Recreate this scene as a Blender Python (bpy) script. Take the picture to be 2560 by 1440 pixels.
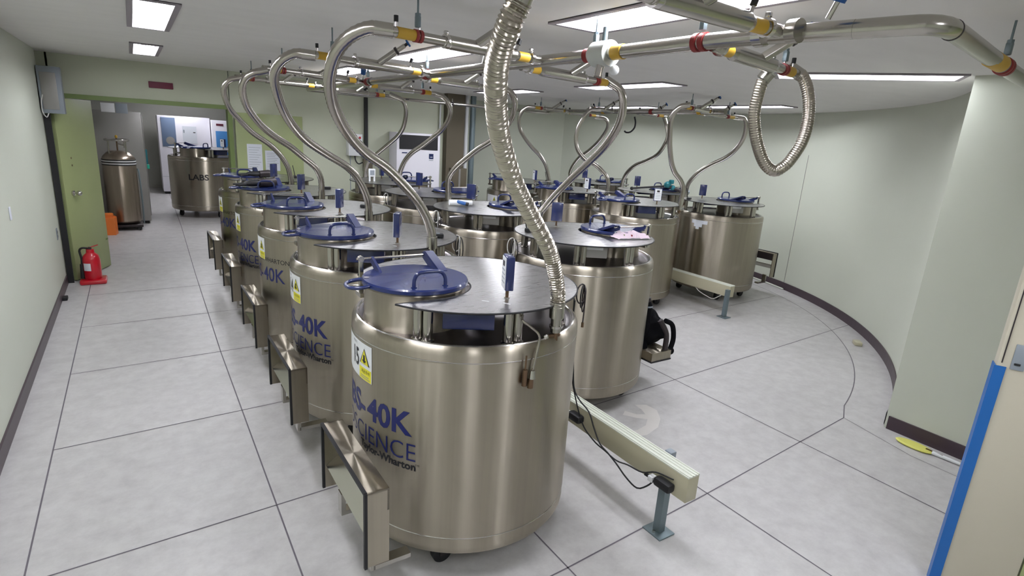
import bpy, bmesh, math, random
from mathutils import Vector, Matrix
random.seed(7)
PI = math.pi; R = math.radians
SC = bpy.context.scene
for _o in list(bpy.data.objects): bpy.data.objects.remove(_o)
COL = SC.collection
# ---------------------------------------------------------------- camera
# world: X across the room, Y along the tank rows, Z up; metres
YAW, PITCH, ROLL, F_PX = R(33.87), R(15.17), R(3.72), 1410.0
fwd = Vector((math.sin(YAW)*math.cos(PITCH), math.cos(YAW)*math.cos(PITCH), -math.sin(PITCH)))
rgt = Vector((math.cos(YAW), -math.sin(YAW), 0)); upv = rgt.cross(fwd)
r2 = rgt*math.cos(ROLL)+upv*math.sin(ROLL); u2 = -rgt*math.sin(ROLL)+upv*math.cos(ROLL)
cd = bpy.data.cameras.new('camera'); cam = bpy.data.objects.new('camera', cd); COL.objects.link(cam)
cd.sensor_width = 36; cd.lens = F_PX/2560*36; cd.clip_start = .02
cam.matrix_world = Matrix(((r2.x, u2.x, -fwd.x, 0), (r2.y, u2.y, -fwd.y, 0), (r2.z, u2.z, -fwd.z, 1.915), (0, 0, 0, 1)))
SC.camera = cam
# ---------------------------------------------------------------- world, exposure
SC.view_settings.view_transform = 'Standard'; SC.view_settings.look = 'None'
SC.view_settings.gamma = 1; SC.view_settings.use_curve_mapping = False
SC.view_settings.exposure = 1.22
TUBE_POWER = 24.0
w = bpy.data.worlds.new('world'); SC.world = w; w.use_nodes = True
w.node_tree.nodes['Background'].inputs[0].default_value = (.02, .02, .022, 1)
w.node_tree.nodes['Background'].inputs[1].default_value = 1
CEIL = 2.455
# ---------------------------------------------------------------- materials
def srgb(r, g, b):
    f = lambda c: ((c/255+.055)/1.055)**2.4 if c > 10 else c/255/12.92
    return (f(r), f(g), f(b), 1)
MATS = {}
def mat(name, col, rough=.5, metal=0, noise=0, scale=6, bump=0, aniso=0, emit=0, coat=0, alpha=1, stretch=(1, 1, 1), rvar=0, spec=.5):
    if name in MATS: return MATS[name]
    m = bpy.data.materials.new(name); m.use_nodes = True; nt = m.node_tree; b = nt.nodes['Principled BSDF']
    b.inputs['Base Color'].default_value = col; b.inputs['Roughness'].default_value = rough
    b.inputs['Metallic'].default_value = metal; b.inputs['Coat Weight'].default_value = coat
    b.inputs['Specular IOR Level'].default_value = spec
    if emit:
        b.inputs['Emission Color'].default_value = col; b.inputs['Emission Strength'].default_value = emit
    if noise or bump or rvar:
        tc = nt.nodes.new('ShaderNodeTexCoord'); mp = nt.nodes.new('ShaderNodeMapping'); mp.inputs['Scale'].default_value = stretch
        nz = nt.nodes.new('ShaderNodeTexNoise'); nz.inputs['Scale'].default_value = scale; nz.inputs['Detail'].default_value = 5
        nt.links.new(tc.outputs['Object'], mp.inputs[0]); nt.links.new(mp.outputs[0], nz.inputs['Vector'])
        if noise:
            mx = nt.nodes.new('ShaderNodeMix'); mx.data_type = 'RGBA'
            mx.inputs[6].default_value = tuple(c*(1-noise) for c in col[:3])+(1,)
            mx.inputs[7].default_value = tuple(min(1, c*(1+noise)) for c in col[:3])+(1,)
            nt.links.new(nz.outputs['Fac'], mx.inputs[0]); nt.links.new(mx.outputs[2], b.inputs['Base Color'])
        if rvar:
            mr = nt.nodes.new('ShaderNodeMapRange'); mr.inputs['From Min'].default_value = .3; mr.inputs['From Max'].default_value = .7
            mr.inputs['To Min'].default_value = rough-rvar; mr.inputs['To Max'].default_value = rough+rvar
            nt.links.new(nz.outputs['Fac'], mr.inputs['Value']); nt.links.new(mr.outputs[0], b.inputs['Roughness'])
        if bump:
            bp = nt.nodes.new('ShaderNodeBump'); bp.inputs['Strength'].default_value = bump; bp.inputs['Distance'].default_value = .01
            nt.links.new(nz.outputs['Fac'], bp.inputs['Height']); nt.links.new(bp.outputs[0], b.inputs['Normal'])
    if aniso:
        tg = nt.nodes.new('ShaderNodeTangent'); tg.direction_type = 'RADIAL'; tg.axis = 'Z'
        b.inputs['Anisotropic'].default_value = aniso; b.inputs['Anisotropic Rotation'].default_value = .25
        nt.links.new(tg.outputs[0], b.inputs['Tangent'])
    MATS[name] = m; return m
def floor_mat():
    m = mat('terrazzo floor', srgb(189, 187, 186), .42, noise=.05, scale=1.6)
    nt = m.node_tree; b = nt.nodes['Principled BSDF']
    base = [n for n in nt.nodes if n.type == 'MIX'][0]
    tc = [n for n in nt.nodes if n.type == 'TEX_COORD'][0]
    n2 = nt.nodes.new('ShaderNodeTexNoise'); n2.inputs['Scale'].default_value = 9; n2.inputs['Detail'].default_value = 8; n2.inputs['Roughness'].default_value = .7
    nt.links.new(tc.outputs['Object'], n2.inputs['Vector'])
    cr = nt.nodes.new('ShaderNodeValToRGB'); cr.color_ramp.elements[0].position = .3; cr.color_ramp.elements[0].color = (.80, .79, .80, 1)
    cr.color_ramp.elements[1].position = .62; cr.color_ramp.elements[1].color = (1, 1, 1, 1)
    nt.links.new(n2.outputs['Fac'], cr.inputs[0])
    mu = nt.nodes.new('ShaderNodeMix'); mu.data_type = 'RGBA'; mu.blend_type = 'MULTIPLY'; mu.inputs[0].default_value = 1
    nt.links.new(base.outputs[2], mu.inputs[6]); nt.links.new(cr.outputs[0], mu.inputs[7]); nt.links.new(mu.outputs[2], b.inputs['Base Color'])
    return m
M_floor = floor_mat()
M_groove = mat('floor groove', srgb(98, 92, 100), .7)
M_patch = mat('worn floor patch', srgb(203, 199, 195), .5, noise=.06)
M_wall = mat('green white paint', srgb(200, 204, 190), .55, noise=.025, scale=1.2)
M_wallb = mat('olive tinted wall paint', srgb(194, 198, 178), .55, noise=.03, scale=1.2)
M_ceil = mat('ceiling paint', srgb(226, 224, 222), .8, noise=.06, scale=2.5, stretch=(1, 2.5, 1))
M_base = mat('dark purple skirting', srgb(66, 52, 60), .4)
M_green = mat('green gloss paint', srgb(158, 168, 118), .4, noise=.03)
M_greend = mat('olive frame paint', srgb(110, 128, 72), .45)
M_steel = mat('brushed steel', (.40, .36, .295, 1), .34, 1, noise=.13, scale=5, stretch=(9, 9, .15), aniso=1.0, rvar=.05)
M_plate = mat('scratched plate steel', (.44, .435, .43, 1), .30, 1, noise=.05, scale=5, stretch=(2.5, 40, 1), rvar=.05)
M_roll = mat('polished steel', (.60, .58, .56, 1), .16, 1)
M_deck = mat('deck steel', (.20, .18, .185, 1), .3, 1)
M_pipe = mat('pipe steel', (.46, .44, .40, 1), .22, 1, noise=.05, scale=8)
M_hose = mat('braided hose steel', (.44, .41, .37, 1), .22, 1)
M_rib = mat('ribbed hose steel', (.42, .385, .33, 1), .26, 1)
M_cast = mat('valve casting', srgb(196, 200, 196), .35, .3)
M_cloth = mat('black cloth', srgb(12, 12, 16), .95, spec=.15)
M_navy = mat('matt navy paint', srgb(22, 34, 84), .5)
M_blue = mat('dark blue enamel', srgb(19, 35, 90), .26, coat=.35)
M_blued = mat('navy enamel', srgb(26, 38, 88), .25, coat=.5)
M_blueb = mat('blue plastic', srgb(28, 84, 150), .4)
M_black = mat('black rubber', srgb(22, 22, 26), .55)
M_dark = mat('dark grey steel', srgb(58, 52, 54), .45, .4)
M_white = mat('white plastic', srgb(222, 224, 226), .45)
M_paper = mat('white paper', srgb(214, 218, 226), .7)
M_ink = mat('printed blue ink', srgb(28, 36, 100), .45)
M_inkb = mat('printed black ink', srgb(24, 24, 30), .5)
M_yel = mat('warning yellow', srgb(226, 218, 50), .5)
M_tape = mat('yellow pipe tape', srgb(190, 152, 46), .5)
M_red = mat('dark red clamp', srgb(132, 34, 34), .5)
M_redx = mat('red enamel', srgb(190, 12, 36), .3, coat=.4)
M_galv = mat('galvanised steel', srgb(120, 134, 140), .45, .6)
M_brass = mat('brass', (.20, .13, .085, 1), .35, 1)
M_grey = mat('grey cabinet paint', srgb(138, 146, 154), .45)
M_ducts = mat('white duct metal', srgb(214, 217, 206), .4)
M_ductside = mat('cream duct paint', srgb(180, 175, 150), .45)
M_cream = mat('cream door paint', srgb(194, 188, 170), .45, noise=.02)
M_bluest = mat('blue edge tape', srgb(20, 96, 170), .4)
M_tube = mat('lit tube', (.93, .95, 1, 1), .5, emit=TUBE_POWER)
M_refl = mat('lamp reflector', (.13, .13, .145, 1), .5)
M_lframe = mat('lamp frame', srgb(150, 143, 150), .5)
M_pink = mat('pink tissue', srgb(226, 206, 218), .7)
M_teal = mat('teal plastic', srgb(22, 110, 120), .4)
M_orange = mat('orange plastic', srgb(240, 128, 50), .4)
M_cable = mat('white cable', srgb(206, 204, 200), .5)
M_brown = mat('brown pilaster', srgb(96, 88, 72), .6)
M_mid = mat('back room wall', srgb(168, 168, 160), .6)
M_fridge = mat('freezer white', srgb(226, 224, 232), .4)
M_fblue = mat('freezer panel slate', srgb(104, 122, 150), .5)
M_fblue2 = mat('freezer panel blue', srgb(60, 130, 196), .5)
M_stone = mat('grey steel cabinet', srgb(150, 148, 144), .4, .3)
M_red2 = mat('maroon sign', srgb(112, 40, 62), .5)
# ---------------------------------------------------------------- mesh builder
class MB:
    def __init__(s): s.v = []; s.f = []; s.m = []; s.mats = []
    def mi(s, m):
        if m not in s.mats: s.mats.append(m)
        return s.mats.index(m)
    def add(s, vs, fs, m):
        o = len(s.v); k = s.mi(m); s.v += [tuple(p) for p in vs]
        for f in fs: s.f.append(tuple(o+i for i in f)); s.m.append(k)
        return s
    def box(s, c, d, m, rz=0, bev=0, M=None):
        x, y, z = d[0]/2, d[1]/2, d[2]/2
        if bev:
            b = min(bev, x*.9, y*.9, z*.9); bm = bmesh.new(); bmesh.ops.create_cube(bm, size=1)
            for v in bm.verts: v.co = Vector((v.co.x*d[0], v.co.y*d[1], v.co.z*d[2]))
            bmesh.ops.bevel(bm, geom=bm.edges[:], offset=b, segments=2, affect='EDGES', profile=.5)
            bm.verts.index_update(); vs = [v.co.copy() for v in bm.verts]; fs = [[v.index for v in f.verts] for f in bm.faces]; bm.free()
        else:
            vs = [Vector((a*x, b_*y, c_*z)) for a in (-1, 1) for b_ in (-1, 1) for c_ in (-1, 1)]
            fs = [(0, 1, 3, 2), (4, 6, 7, 5), (0, 4, 5, 1), (2, 3, 7, 6), (0, 2, 6, 4), (1, 5, 7, 3)]
        rm = Matrix.Rotation(rz, 3, 'Z') if M is None else M
        return s.add([rm @ v+Vector(c) for v in vs], fs, m)
    def cyl(s, a, b, r, m, r_b=None, n=20, caps=True):
        a, b = Vector(a), Vector(b); r_b = r if r_b is None else r_b
        d = (b-a).normalized(); t = Vector((0, 0, 1)) if abs(d.z) < .9 else Vector((1, 0, 0))
        x = d.cross(t).normalized(); y = d.cross(x)
        A = [a+r*(x*math.cos(2*PI*i/n)+y*math.sin(2*PI*i/n)) for i in range(n)]
        B = [b+r_b*(x*math.cos(2*PI*i/n)+y*math.sin(2*PI*i/n)) for i in range(n)]
        fs = [(i, (i+1) % n, n+(i+1) % n, n+i) for i in range(n)]
        if caps: fs += [tuple(range(n-1, -1, -1)), tuple(range(n, 2*n))]
        return s.add(A+B, fs, m)
    def tube(s, pts, r, m, n=12, rf=None, caps=True):
        P = [Vector(p) for p in pts]; rings = []
        d = (P[1]-P[0]).normalized(); t = Vector((0, 0, 1)) if abs(d.z) < .9 else Vector((1, 0, 0))
        x = (t-d*t.dot(d)).normalized()
        for i, p in enumerate(P):
            d = (P[min(i+1, len(P)-1)]-P[max(i-1, 0)]).normalized()
            x = (x-d*x.dot(d)).normalized(); y = d.cross(x); rr = r if rf is None else rf(i)
            rings += [p+rr*(x*math.cos(2*PI*k/n)+y*math.sin(2*PI*k/n)) for k in range(n)]
        fs = [(i*n+k, i*n+(k+1) % n, (i+1)*n+(k+1) % n, (i+1)*n+k) for i in range(len(P)-1) for k in range(n)]
        if caps: fs += [tuple(range(n-1, -1, -1)), tuple((len(P)-1)*n+k for k in range(n))]
        return s.add(rings, fs, m)
    def lathe(s, prof, m, c=(0, 0, 0), n=64, M=None):
        vs = []; fs = []
        for r, z in prof:
            for k in range(n): vs.append(Vector((r*math.cos(2*PI*k/n), r*math.sin(2*PI*k/n), z)))
        for i in range(len(prof)-1):
            for k in range(n):
                a, b = i*n+k, i*n+(k+1) % n
                if prof[i][0] < 1e-6: fs.append((a, b+n, a+n))
                elif prof[i+1][0] < 1e-6: fs.append((a, b, a+n))
                else: fs.append((a, b, b+n, a+n))
        if M: vs = [M @ v for v in vs]
        return s.add([v+Vector(c) for v in vs], fs, m)
    def prism(s, poly, z0, z1, m):
        n = len(poly); vs = [(x, y, z0) for x, y in poly]+[(x, y, z1) for x, y in poly]
        fs = [tuple(range(n-1, -1, -1)), tuple(range(n, 2*n))]+[(i, (i+1) % n, n+(i+1) % n, n+i) for i in range(n)]
        return s.add(vs, fs, m)
    def xprism(s, poly, org, ax, ay, az, t, m):   # polygon in the plane (ax, ay), thickness t along az
        o = Vector(org); ax, ay, az = Vector(ax), Vector(ay), Vector(az); n = len(poly)
        vs = [o+ax*x+ay*y-az*t/2 for x, y in poly]+[o+ax*x+ay*y+az*t/2 for x, y in poly]
        fs = [tuple(range(n-1, -1, -1)), tuple(range(n, 2*n))]+[(i, (i+1) % n, n+(i+1) % n, n+i) for i in range(n)]
        return s.add(vs, fs, m)
    def ball(s, c, r, m, sc=(1, 1, 1), n=16):
        prof = [(r*math.sin(PI*i/8), -r*math.cos(PI*i/8)) for i in range(9)]
        return s.lathe(prof, m, c, n, Matrix.Diagonal(Vector(sc)))
    def build(s, name, parent=None, loc=None, rot=None):
        me = bpy.data.meshes.new(name); me.from_pydata(s.v, [], s.f); me.validate()
        for m in s.mats: me.materials.append(m)
        if len(s.m) == len(me.polygons): me.polygons.foreach_set('material_index', s.m)
        bm = bmesh.new(); bm.from_mesh(me); bmesh.ops.recalc_face_normals(bm, faces=bm.faces[:]); bm.to_mesh(me); bm.free()
        me.polygons.foreach_set('use_smooth', [True]*len(me.polygons)); me.set_sharp_from_angle(angle=R(32)); me.update()
        o = bpy.data.objects.new(name, me); COL.objects.link(o)
        if parent: o.parent = parent
        if loc: o.location = loc
        if rot: o.rotation_euler = rot
        return o
def smooth_path(pts, step):
    P = [Vector(p) for p in pts]; Q = [P[0]*2-P[1]]+P+[P[-1]*2-P[-2]]; out = []
    for i in range(1, len(Q)-2):
        a, b, c, d = Q[i-1:i+3]; n = max(2, int((c-b).length/step))
        for k in range(n):
            t = k/n; out.append(.5*((2*b)+(c-a)*t+(2*a-5*b+4*c-d)*t*t+(3*b-a-3*c+d)*t**3))
    out.append(P[-1]); return out
def tag(o, label, cat, group=None, kind=None):
    if label: o['label'] = label
    if cat: o['category'] = cat
    if group: o['group'] = group
    if kind: o['kind'] = kind
    return o
def empty(name, loc, label, cat, group=None, rz=0):
    o = bpy.data.objects.new(name, None); COL.objects.link(o); o.location = loc; o.rotation_euler = (0, 0, rz); o.empty_display_size = .1
    return tag(o, label, cat, group)
def struct(name, mb): o = mb.build(name); o['kind'] = 'structure'; return o
def copy_tree(o, parent=None):
    c = o.copy(); COL.objects.link(c); c.parent = parent
    for ch in list(o.children): copy_tree(ch, c)
    return c
def text_tris(s, size, bold=0, sx=1, align='LEFT'):
    cu = bpy.data.curves.new('glyphs', 'FONT'); cu.body = s; cu.size = size; cu.offset = bold; cu.align_x = align; cu.resolution_u = 3
    ob = bpy.data.objects.new('glyphs', cu); COL.objects.link(ob); bpy.context.view_layer.update()
    me = bpy.data.meshes.new_from_object(ob); bm = bmesh.new(); bm.from_mesh(me)
    bmesh.ops.triangulate(bm, faces=bm.faces[:])
    if bm.verts:
        x0 = min(v.co.x for v in bm.verts); x1 = max(v.co.x for v in bm.verts); k = x0
        while k < x1:
            bmesh.ops.bisect_plane(bm, geom=bm.verts[:]+bm.edges[:]+bm.faces[:], plane_co=(k, 0, 0), plane_no=(1, 0, 0)); k += .018/sx
    bm.verts.index_update(); vs = [(v.co.x*sx, v.co.y) for v in bm.verts]; fs = [[v.index for v in f.verts] for f in bm.faces]
    bm.free(); bpy.data.meshes.remove(me); bpy.data.objects.remove(ob); bpy.data.curves.remove(cu)
    return vs, fs
def cyl_text(mb, s, size, ang_end, z, r, m, bold=0, sx=1, probe=None, width=0):   # reads left to right, right end at ang_end (degrees), outside of a cylinder
    if probe: q = text_tris(probe, size, bold, 1)[0]; sx = width/(max(v[0] for v in q)-min(v[0] for v in q))
    vs, fs = text_tris(s, size, bold, sx); x1 = max(v[0] for v in vs)
    mb.add([(r*math.cos(R(ang_end)+(x-x1)/r), r*math.sin(R(ang_end)+(x-x1)/r), z+y) for x, y in vs], fs, m)
def flat_text(mb, s, size, org, ax, ay, m, bold=0, sx=1, align='LEFT'):
    vs, fs = text_tris(s, size, bold, sx, align); o, ax, ay = Vector(org), Vector(ax), Vector(ay)
    mb.add([o+ax*x+ay*y for x, y in vs], fs, m)
def cyl_patch(mb, a0, a1, z0, z1, r, m, n=8):
    vs = []; fs = []
    for i in range(n+1):
        a = R(a0+(a1-a0)*i/n); vs += [(r*math.cos(a), r*math.sin(a), z0), (r*math.cos(a), r*math.sin(a), z1)]
    for i in range(n): fs.append((2*i, 2*i+2, 2*i+3, 2*i+1))
    mb.add(vs, fs, m)
# ================================================================ setting
CC = (3.34, 6.16); CR = 4.70
def arc(r, a0, a1, n): return [(CC[0]+r*math.cos(R(a0+(a1-a0)*i/n)), CC[1]+r*math.sin(R(a0+(a1-a0)*i/n))) for i in range(n+1)]
f = MB(); f.box((3.5, 7, -.05), (12, 22, .1), M_floor)
def strip(pts, wd, z=.0012, m=M_groove):
    P = [Vector((p[0], p[1], 0)) for p in pts]; vs = []
    for i, p in enumerate(P):
        d = (P[min(i+1, len(P)-1)]-P[max(i-1, 0)]).normalized(); nn = Vector((-d.y, d.x, 0))*wd/2
        vs += [(p.x+nn.x, p.y+nn.y, z), (p.x-nn.x, p.y-nn.y, z)]
    f.add(vs, [(2*i, 2*i+1, 2*i+3, 2*i+2) for i in range(len(P)-1)], m)
G = .0075
strip([(-.553, -2), (-.553, 7.9)], G); strip([(.435, -2), (.45, 5), (.49, 7.8), (.56, 11.3), (.62, 17)], G)
for u in (1.503, 2.575, 3.66): strip([(u, -2), (u, 8)], G)
for k, w0 in enumerate((.48, 1.585, 2.675, 3.82, 4.98, 6.1, 7.2)):
    ul = -.553; ur = 4.2 if k < 2 else 7.2
    strip([(ul, w0+.04*ul), (.44, w0+.03), (ur, w0+.02+.055*ur)] if k != 1 else [(-.553, 1.55), (1.5, 1.625), (2.575, 1.69), (3.657, 1.771), (4.33, 1.82)], G)
strip([(4.33, 1.82)]+arc(4.40, -74, 25, 60)[0:], G)
strip([(4.17, -1), (4.19, 1.3), (4.33, 1.82)], G*.6)
for w0 in (9.2, 10.3, 11.5, 12.8): strip([(-.9, w0), (2.5, w0+.1)], G*.8)
# worn pale patch where liquid spilled beside the second tank row
pa = [(2.60, 2.36), (2.75, 2.33), (2.90, 2.37), (3.01, 2.45), (3.09, 2.56), (3.08, 2.66), (3.00, 2.70), (2.99, 2.62), (2.96, 2.55), (2.90, 2.58), (2.86, 2.66), (2.80, 2.62), (2.86, 2.54), (2.92, 2.49), (2.84, 2.43), (2.74, 2.41), (2.62, 2.42)]
f.add([(x, y, .0015) for x, y in pa], [tuple(range(len(pa)))], M_patch)
struct('floor', f)
BW = 8.15
# lamp holes in the ceiling: (u0, u1, w0, w1)
LAMPS = [(.03, .27, 3.6, 4.80), (.04, .28, 5.92, 7.0), (1.74, 2.07, 1.2, 2.43), (1.74, 2.07, 3.45, 4.68), (1.78, 2.11, 5.75, 6.95),
         (3.98, 4.31, 3.75, 5.0), (3.98, 4.31, 6.0, 7.2), (6.45, 6.78, 4.15, 5.4), (6.45, 6.78, 6.3, 7.6),
         (.02, .32, 1.3, 2.5), (.02, .32, -1.2, 0), (1.74, 2.07, -1.2, 0)]
TL_ = (4.235, 2.16, .33, 1.13, R(30))    # the lamp that follows the curved wall: centre, width, length, turn
xs = sorted({-1.1, 8.4, 3.6, 5.0}|{v for L in LAMPS for v in L[:2]}); ys = sorted({-2.7, BW+.1, 1.45, 2.9}|{v for L in LAMPS for v in L[2:]}|{9.4})
c = MB()
for i in range(len(xs)-1):
    for j in range(len(ys)-1):
        cx, cy = (xs[i]+xs[i+1])/2, (ys[j]+ys[j+1])/2
        if any(L[0] < cx < L[1] and L[2] < cy < L[3] for L in LAMPS): continue
        if cx < 3.9 and cy > BW+.1: continue
        if 3.6 < cx < 5.0 and 1.45 < cy < 2.9: continue
        c.add([(xs[i], ys[j], CEIL), (xs[i+1], ys[j], CEIL), (xs[i+1], ys[j+1], CEIL), (xs[i], ys[j+1], CEIL)], [(0, 1, 2, 3)], M_ceil)
q_ = [Vector((TL_[0], TL_[1], CEIL))+Matrix.Rotation(TL_[4], 3, 'Z') @ Vector((sx*TL_[2]/2, sy*TL_[3]/2, 0)) for sx, sy in ((-1, -1), (1, -1), (1, 1), (-1, 1))]
c.add([(3.6, 1.45, CEIL), (5.0, 1.45, CEIL), (5.0, 2.9, CEIL), (3.6, 2.9, CEIL)]+q_, [(0, 1, 5, 4), (1, 2, 6, 5), (2, 3, 7, 6), (3, 0, 4, 7)], M_ceil)
o = struct('ceiling', c)
c = MB(); c.box((3.6, 3.4, CEIL+.35), (9.7, 12.4, .1), M_ceil); struct('ceiling_slab', c)
c = MB(); c.box((.9, 13.0, 2.65), (4.6, 9.5, .1), M_ceil); struct('ceiling_back_room', c)
H = CEIL+.3
w1 = MB(); w1.box((-.83, 2.66, H/2), (.12, 10.36, H), M_wall); struct('wall_left', w1)
w1 = MB(); w1.box((-.86, 8.0, H/2), (.10, .5, H), M_wall); w1.box((-.80, BW+.06, H/2), (.2, .12, H), M_wallb)
w1.box((.16, BW+.06, (2.03+H)/2), (1.76, .12, H-2.03), M_wallb); w1.box((2.6, BW+.06, H/2), (3.1, .12, H), M_wallb); struct('wall_back', w1)
w1 = MB(); w1.box((4.2, 8.66, H/2), (.12, 1.0, H), M_wall); w1.box((5.8, 9.11, H/2), (3.2, .12, H), M_wall); struct('wall_back_alcove', w1)
w1 = MB(); A = arc(CR, -76.0, 41, 96); B = arc(CR+.12, -76.0, 41, 96); n = len(A)
for i in range(n-1):
    w1.add([(A[i][0], A[i][1], 0), (A[i+1][0], A[i+1][1], 0), (A[i+1][0], A[i+1][1], H), (A[i][0], A[i][1], H),
            (B[i][0], B[i][1], 0), (B[i+1][0], B[i+1][1], 0), (B[i+1][0], B[i+1][1], H), (B[i][0], B[i][1], H)], [(0, 1, 2, 3), (5, 4, 7, 6)], M_wall)
struct('wall_curved', w1)
w1 = MB(); w1.box((4.60, -.5, H/2), (.26, 4.198, H), M_wall); struct('wall_right', w1)
w1 = MB(); w1.box((1.9, -2.56, H/2), (5.6, .12, H), M_wall); struct('wall_front', w1)
b = MB(); b.box((-.764, 2.6, .05), (.012, 10.3, .10), M_base); struct('baseboard_left', b)
b = MB(); b.box((4.464, 1.335, .05), (.012, .49, .10), M_base); struct('baseboard_right', b)
b = MB(); A = arc(CR-.012, -75.5, 40, 90); B = arc(CR-.001, -75.5, 40, 90)
for i in range(len(A)-1):
    b.add([(A[i][0], A[i][1], 0), (A[i+1][0], A[i+1][1], 0), (A[i+1][0], A[i+1][1], .1), (A[i][0], A[i][1], .1),
           (B[i][0], B[i][1], .1), (B[i+1][0], B[i+1][1], .1)], [(0, 1, 2, 3), (3, 2, 5, 4)], M_base)
struct('baseboard_curved', b)
b = MB(); b.box((2.6, BW-.006, .05), (3.1, .012, .1), M_base); struct('baseboard_back', b)
# opening frame, open leaf and the folded green leaf
t = MB(); t.box((.17, BW-.02, 2.02), (1.74, .06, .05), M_greend); t.box((1.035, BW+.03, 1.0), (.05, .18, 2.02), M_greend); t.box((-.72, BW+.03, 1.0), (.05, .18, 2.02), M_greend); struct('trim_1', t)
d = bpy.data.objects.new('door_1', None); COL.objects.link(d); d.location = (-.70, 7.86, 0); d.rotation_euler = (0, 0, math.atan2(.68, .29)); d['kind'] = 'structure'
g = MB(); g.box((.38, 0, 1.0), (.76, .042, 1.98), M_green, bev=.003); g.box((.73, 0, .35), (.05, .046, .02), M_greend); g.build('door_leaf', d)
g = MB(); g.cyl((.66, -.02, .98), (.66, -.035, .98), .03, M_roll); g.cyl((.66, -.035, .98), (.66, -.06, .98), .012, M_roll); g.ball((.66, -.085, .98), .03, M_roll)
kn = g.build('door_knob', d)
for o_ in (kn,): o_.location = (-.52, 0, 0)
g = MB(); g.box((.20, -.0225, 1.36), (.012, .004, .02), M_brass); g.box((.20, -.0225, 1.28), (.012, .004, .02), M_brass); g.build('screw_plate', d)
g = MB(); g.box((1.50, BW-.017, .985), (.82, .03, 1.97), M_green, bev=.003); o = g.build('door_2'); o['kind'] = 'structure'
for i, (x, z, hh, ww, lab) in enumerate([(1.30, 1.41, .36, .18, 'taller white notice sheet taped on the green panel, nearer the doorway'), (1.515, 1.385, .26, .18, 'shorter white notice sheet taped on the green panel, right of the taller one')]):
    g = MB(); g.box((x, BW-.034, z), (ww, .003, hh), M_paper); o = g.build('notice_sheet'); tag(o, lab, 'paper notice', 'notices on the green panel')
    g = MB()
    for k in range(9): g.box((x-.01*(k % 3), BW-.0362, z+hh*.38-k*hh*.085), (ww*(.8-.12*(k % 3)), .0008, .004), M_grey)
    g.build('printed_lines', o)
# right edge of the view: end of a partition with blue edge tape, green leaf behind it
t = MB(); ax = Vector((.42, -.907, 0)).normalized(); ang = math.atan2(ax.y, ax.x)
E0 = Vector((2.955, .715, 0))
def on(sv, z, off=0): q = E0+ax*sv+Vector((-ax.y, ax.x, 0))*off; return (q.x, q.y, z)
t.box(on(.14, 1.2, .03), (.28, .06, 2.4), M_cream, rz=ang, bev=.004)
t.box(on(.62, 1.2, .04), (.66, .05, 2.4), M_green, rz=ang); o = t.build('door_3'); o['kind'] = 'structure'
g = MB(); g.box(on(.012, .55, -.0035), (.040, .004, 1.12), M_bluest, rz=ang); g.box(on(-.0035, .55, .028), (.004, .064, 1.12), M_bluest, rz=ang); g.build('edge_tape', o)
g = MB(); g.box(on(.014, 1.75, -.002), (.004, .003, 1.25), M_dark, rz=ang); g.build('gap_line', o)
g = MB(); g.box(on(.065, 1.16, -.004), (.045, .005, .11), M_grey, rz=ang, bev=.002); g.box(on(.062, 1.13, -.008), (.02, .005, .008), M_black, rz=ang); g.build('latch_plate', o)
# pilaster between the back wall and the alcove
t = MB(); t.box((4.16, BW-.06, H/2), (.30, .12, H), M_brown); struct('trim_2', t)
# back room
w1 = MB(); w1.box((-1.0, 13, 1.35), (.12, 9.6, 2.7), M_mid); struct('wall_backroom_left', w1)
w1 = MB(); w1.box((2.9, 13, 1.35), (.12, 9.6, 2.7), M_mid); struct('wall_backroom_right', w1)
w1 = MB(); w1.box((.9, 17.6, 1.35), (4.2, .12, 2.7), M_mid); struct('wall_backroom_far', w1)
# ================================================================ lamps
def lamp(L, lab, grp='recessed ceiling strip lights', Z=None):
    u0, u1, w0, w1_ = L; cx, cy = (u0+u1)/2, (w0+w1_)/2; W, D = u1-u0, w1_-w0; Z = Z or CEIL
    e = empty('ceiling_light', (cx, cy, Z), lab, 'ceiling light', grp)
    g = MB(); t_ = .012; hz = .10
    for s in (-1, 1):
        g.box((s*(W/2-t_/2), 0, hz/2-.004), (t_, D, hz), M_lframe); g.box((0, s*(D/2-t_/2), hz/2-.004), (W-2*t_, t_, hz), M_lframe)
    for s in (-1, 1):
        g.box((s*(W/2-.015), 0, -.006), (.03, D, .010), M_lframe); g.box((0, s*(D/2-.015), -.006), (W-.06, .03, .010), M_lframe)
    g.build('frame', e)
    g = MB(); V = [(-W/2+.012, .085), (-W*.33, .095), (-W*.12, .095), (0, .075), (W*.12, .095), (W*.33, .095), (W/2-.012, .085)]
    g.add([(x, -D/2+.012, z) for x, z in V]+[(x, D/2-.012, z) for x, z in V], [(i, i+1, i+8, i+7) for i in range(6)], M_refl); g.build('reflector', e)
    for s in (-1, 1):
        g = MB(); g.cyl((s*W*.21, -D/2+.07, .05), (s*W*.21, D/2-.07, .05), .027, M_tube, n=14); g.build('fluorescent_tube', e)
    return e
LL = ['twin tube strip light over the aisle, cut by the top left edge of the photo', 'twin tube strip light over the aisle nearest the doorway wall',
      'large twin tube strip light nearest the camera, beside the main steel pipe', 'twin tube strip light over the pipes, behind the looping second hose', 'twin tube strip light over the pipes, farthest of the middle line',
      'twin tube strip light behind the hose loop, right of centre', 'thin looking strip light far back beside the ribbed hose',
      'strip light on the right near the curved wall, beside the hanging hose loop', 'strip light far back on the right, above the smallest hose loops',
      'strip light over the aisle behind the picture edge', 'strip light over the aisle behind the camera', 'strip light behind the camera on the middle line']
for L, lab in zip(LAMPS, LL): lamp(L, lab)
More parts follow.
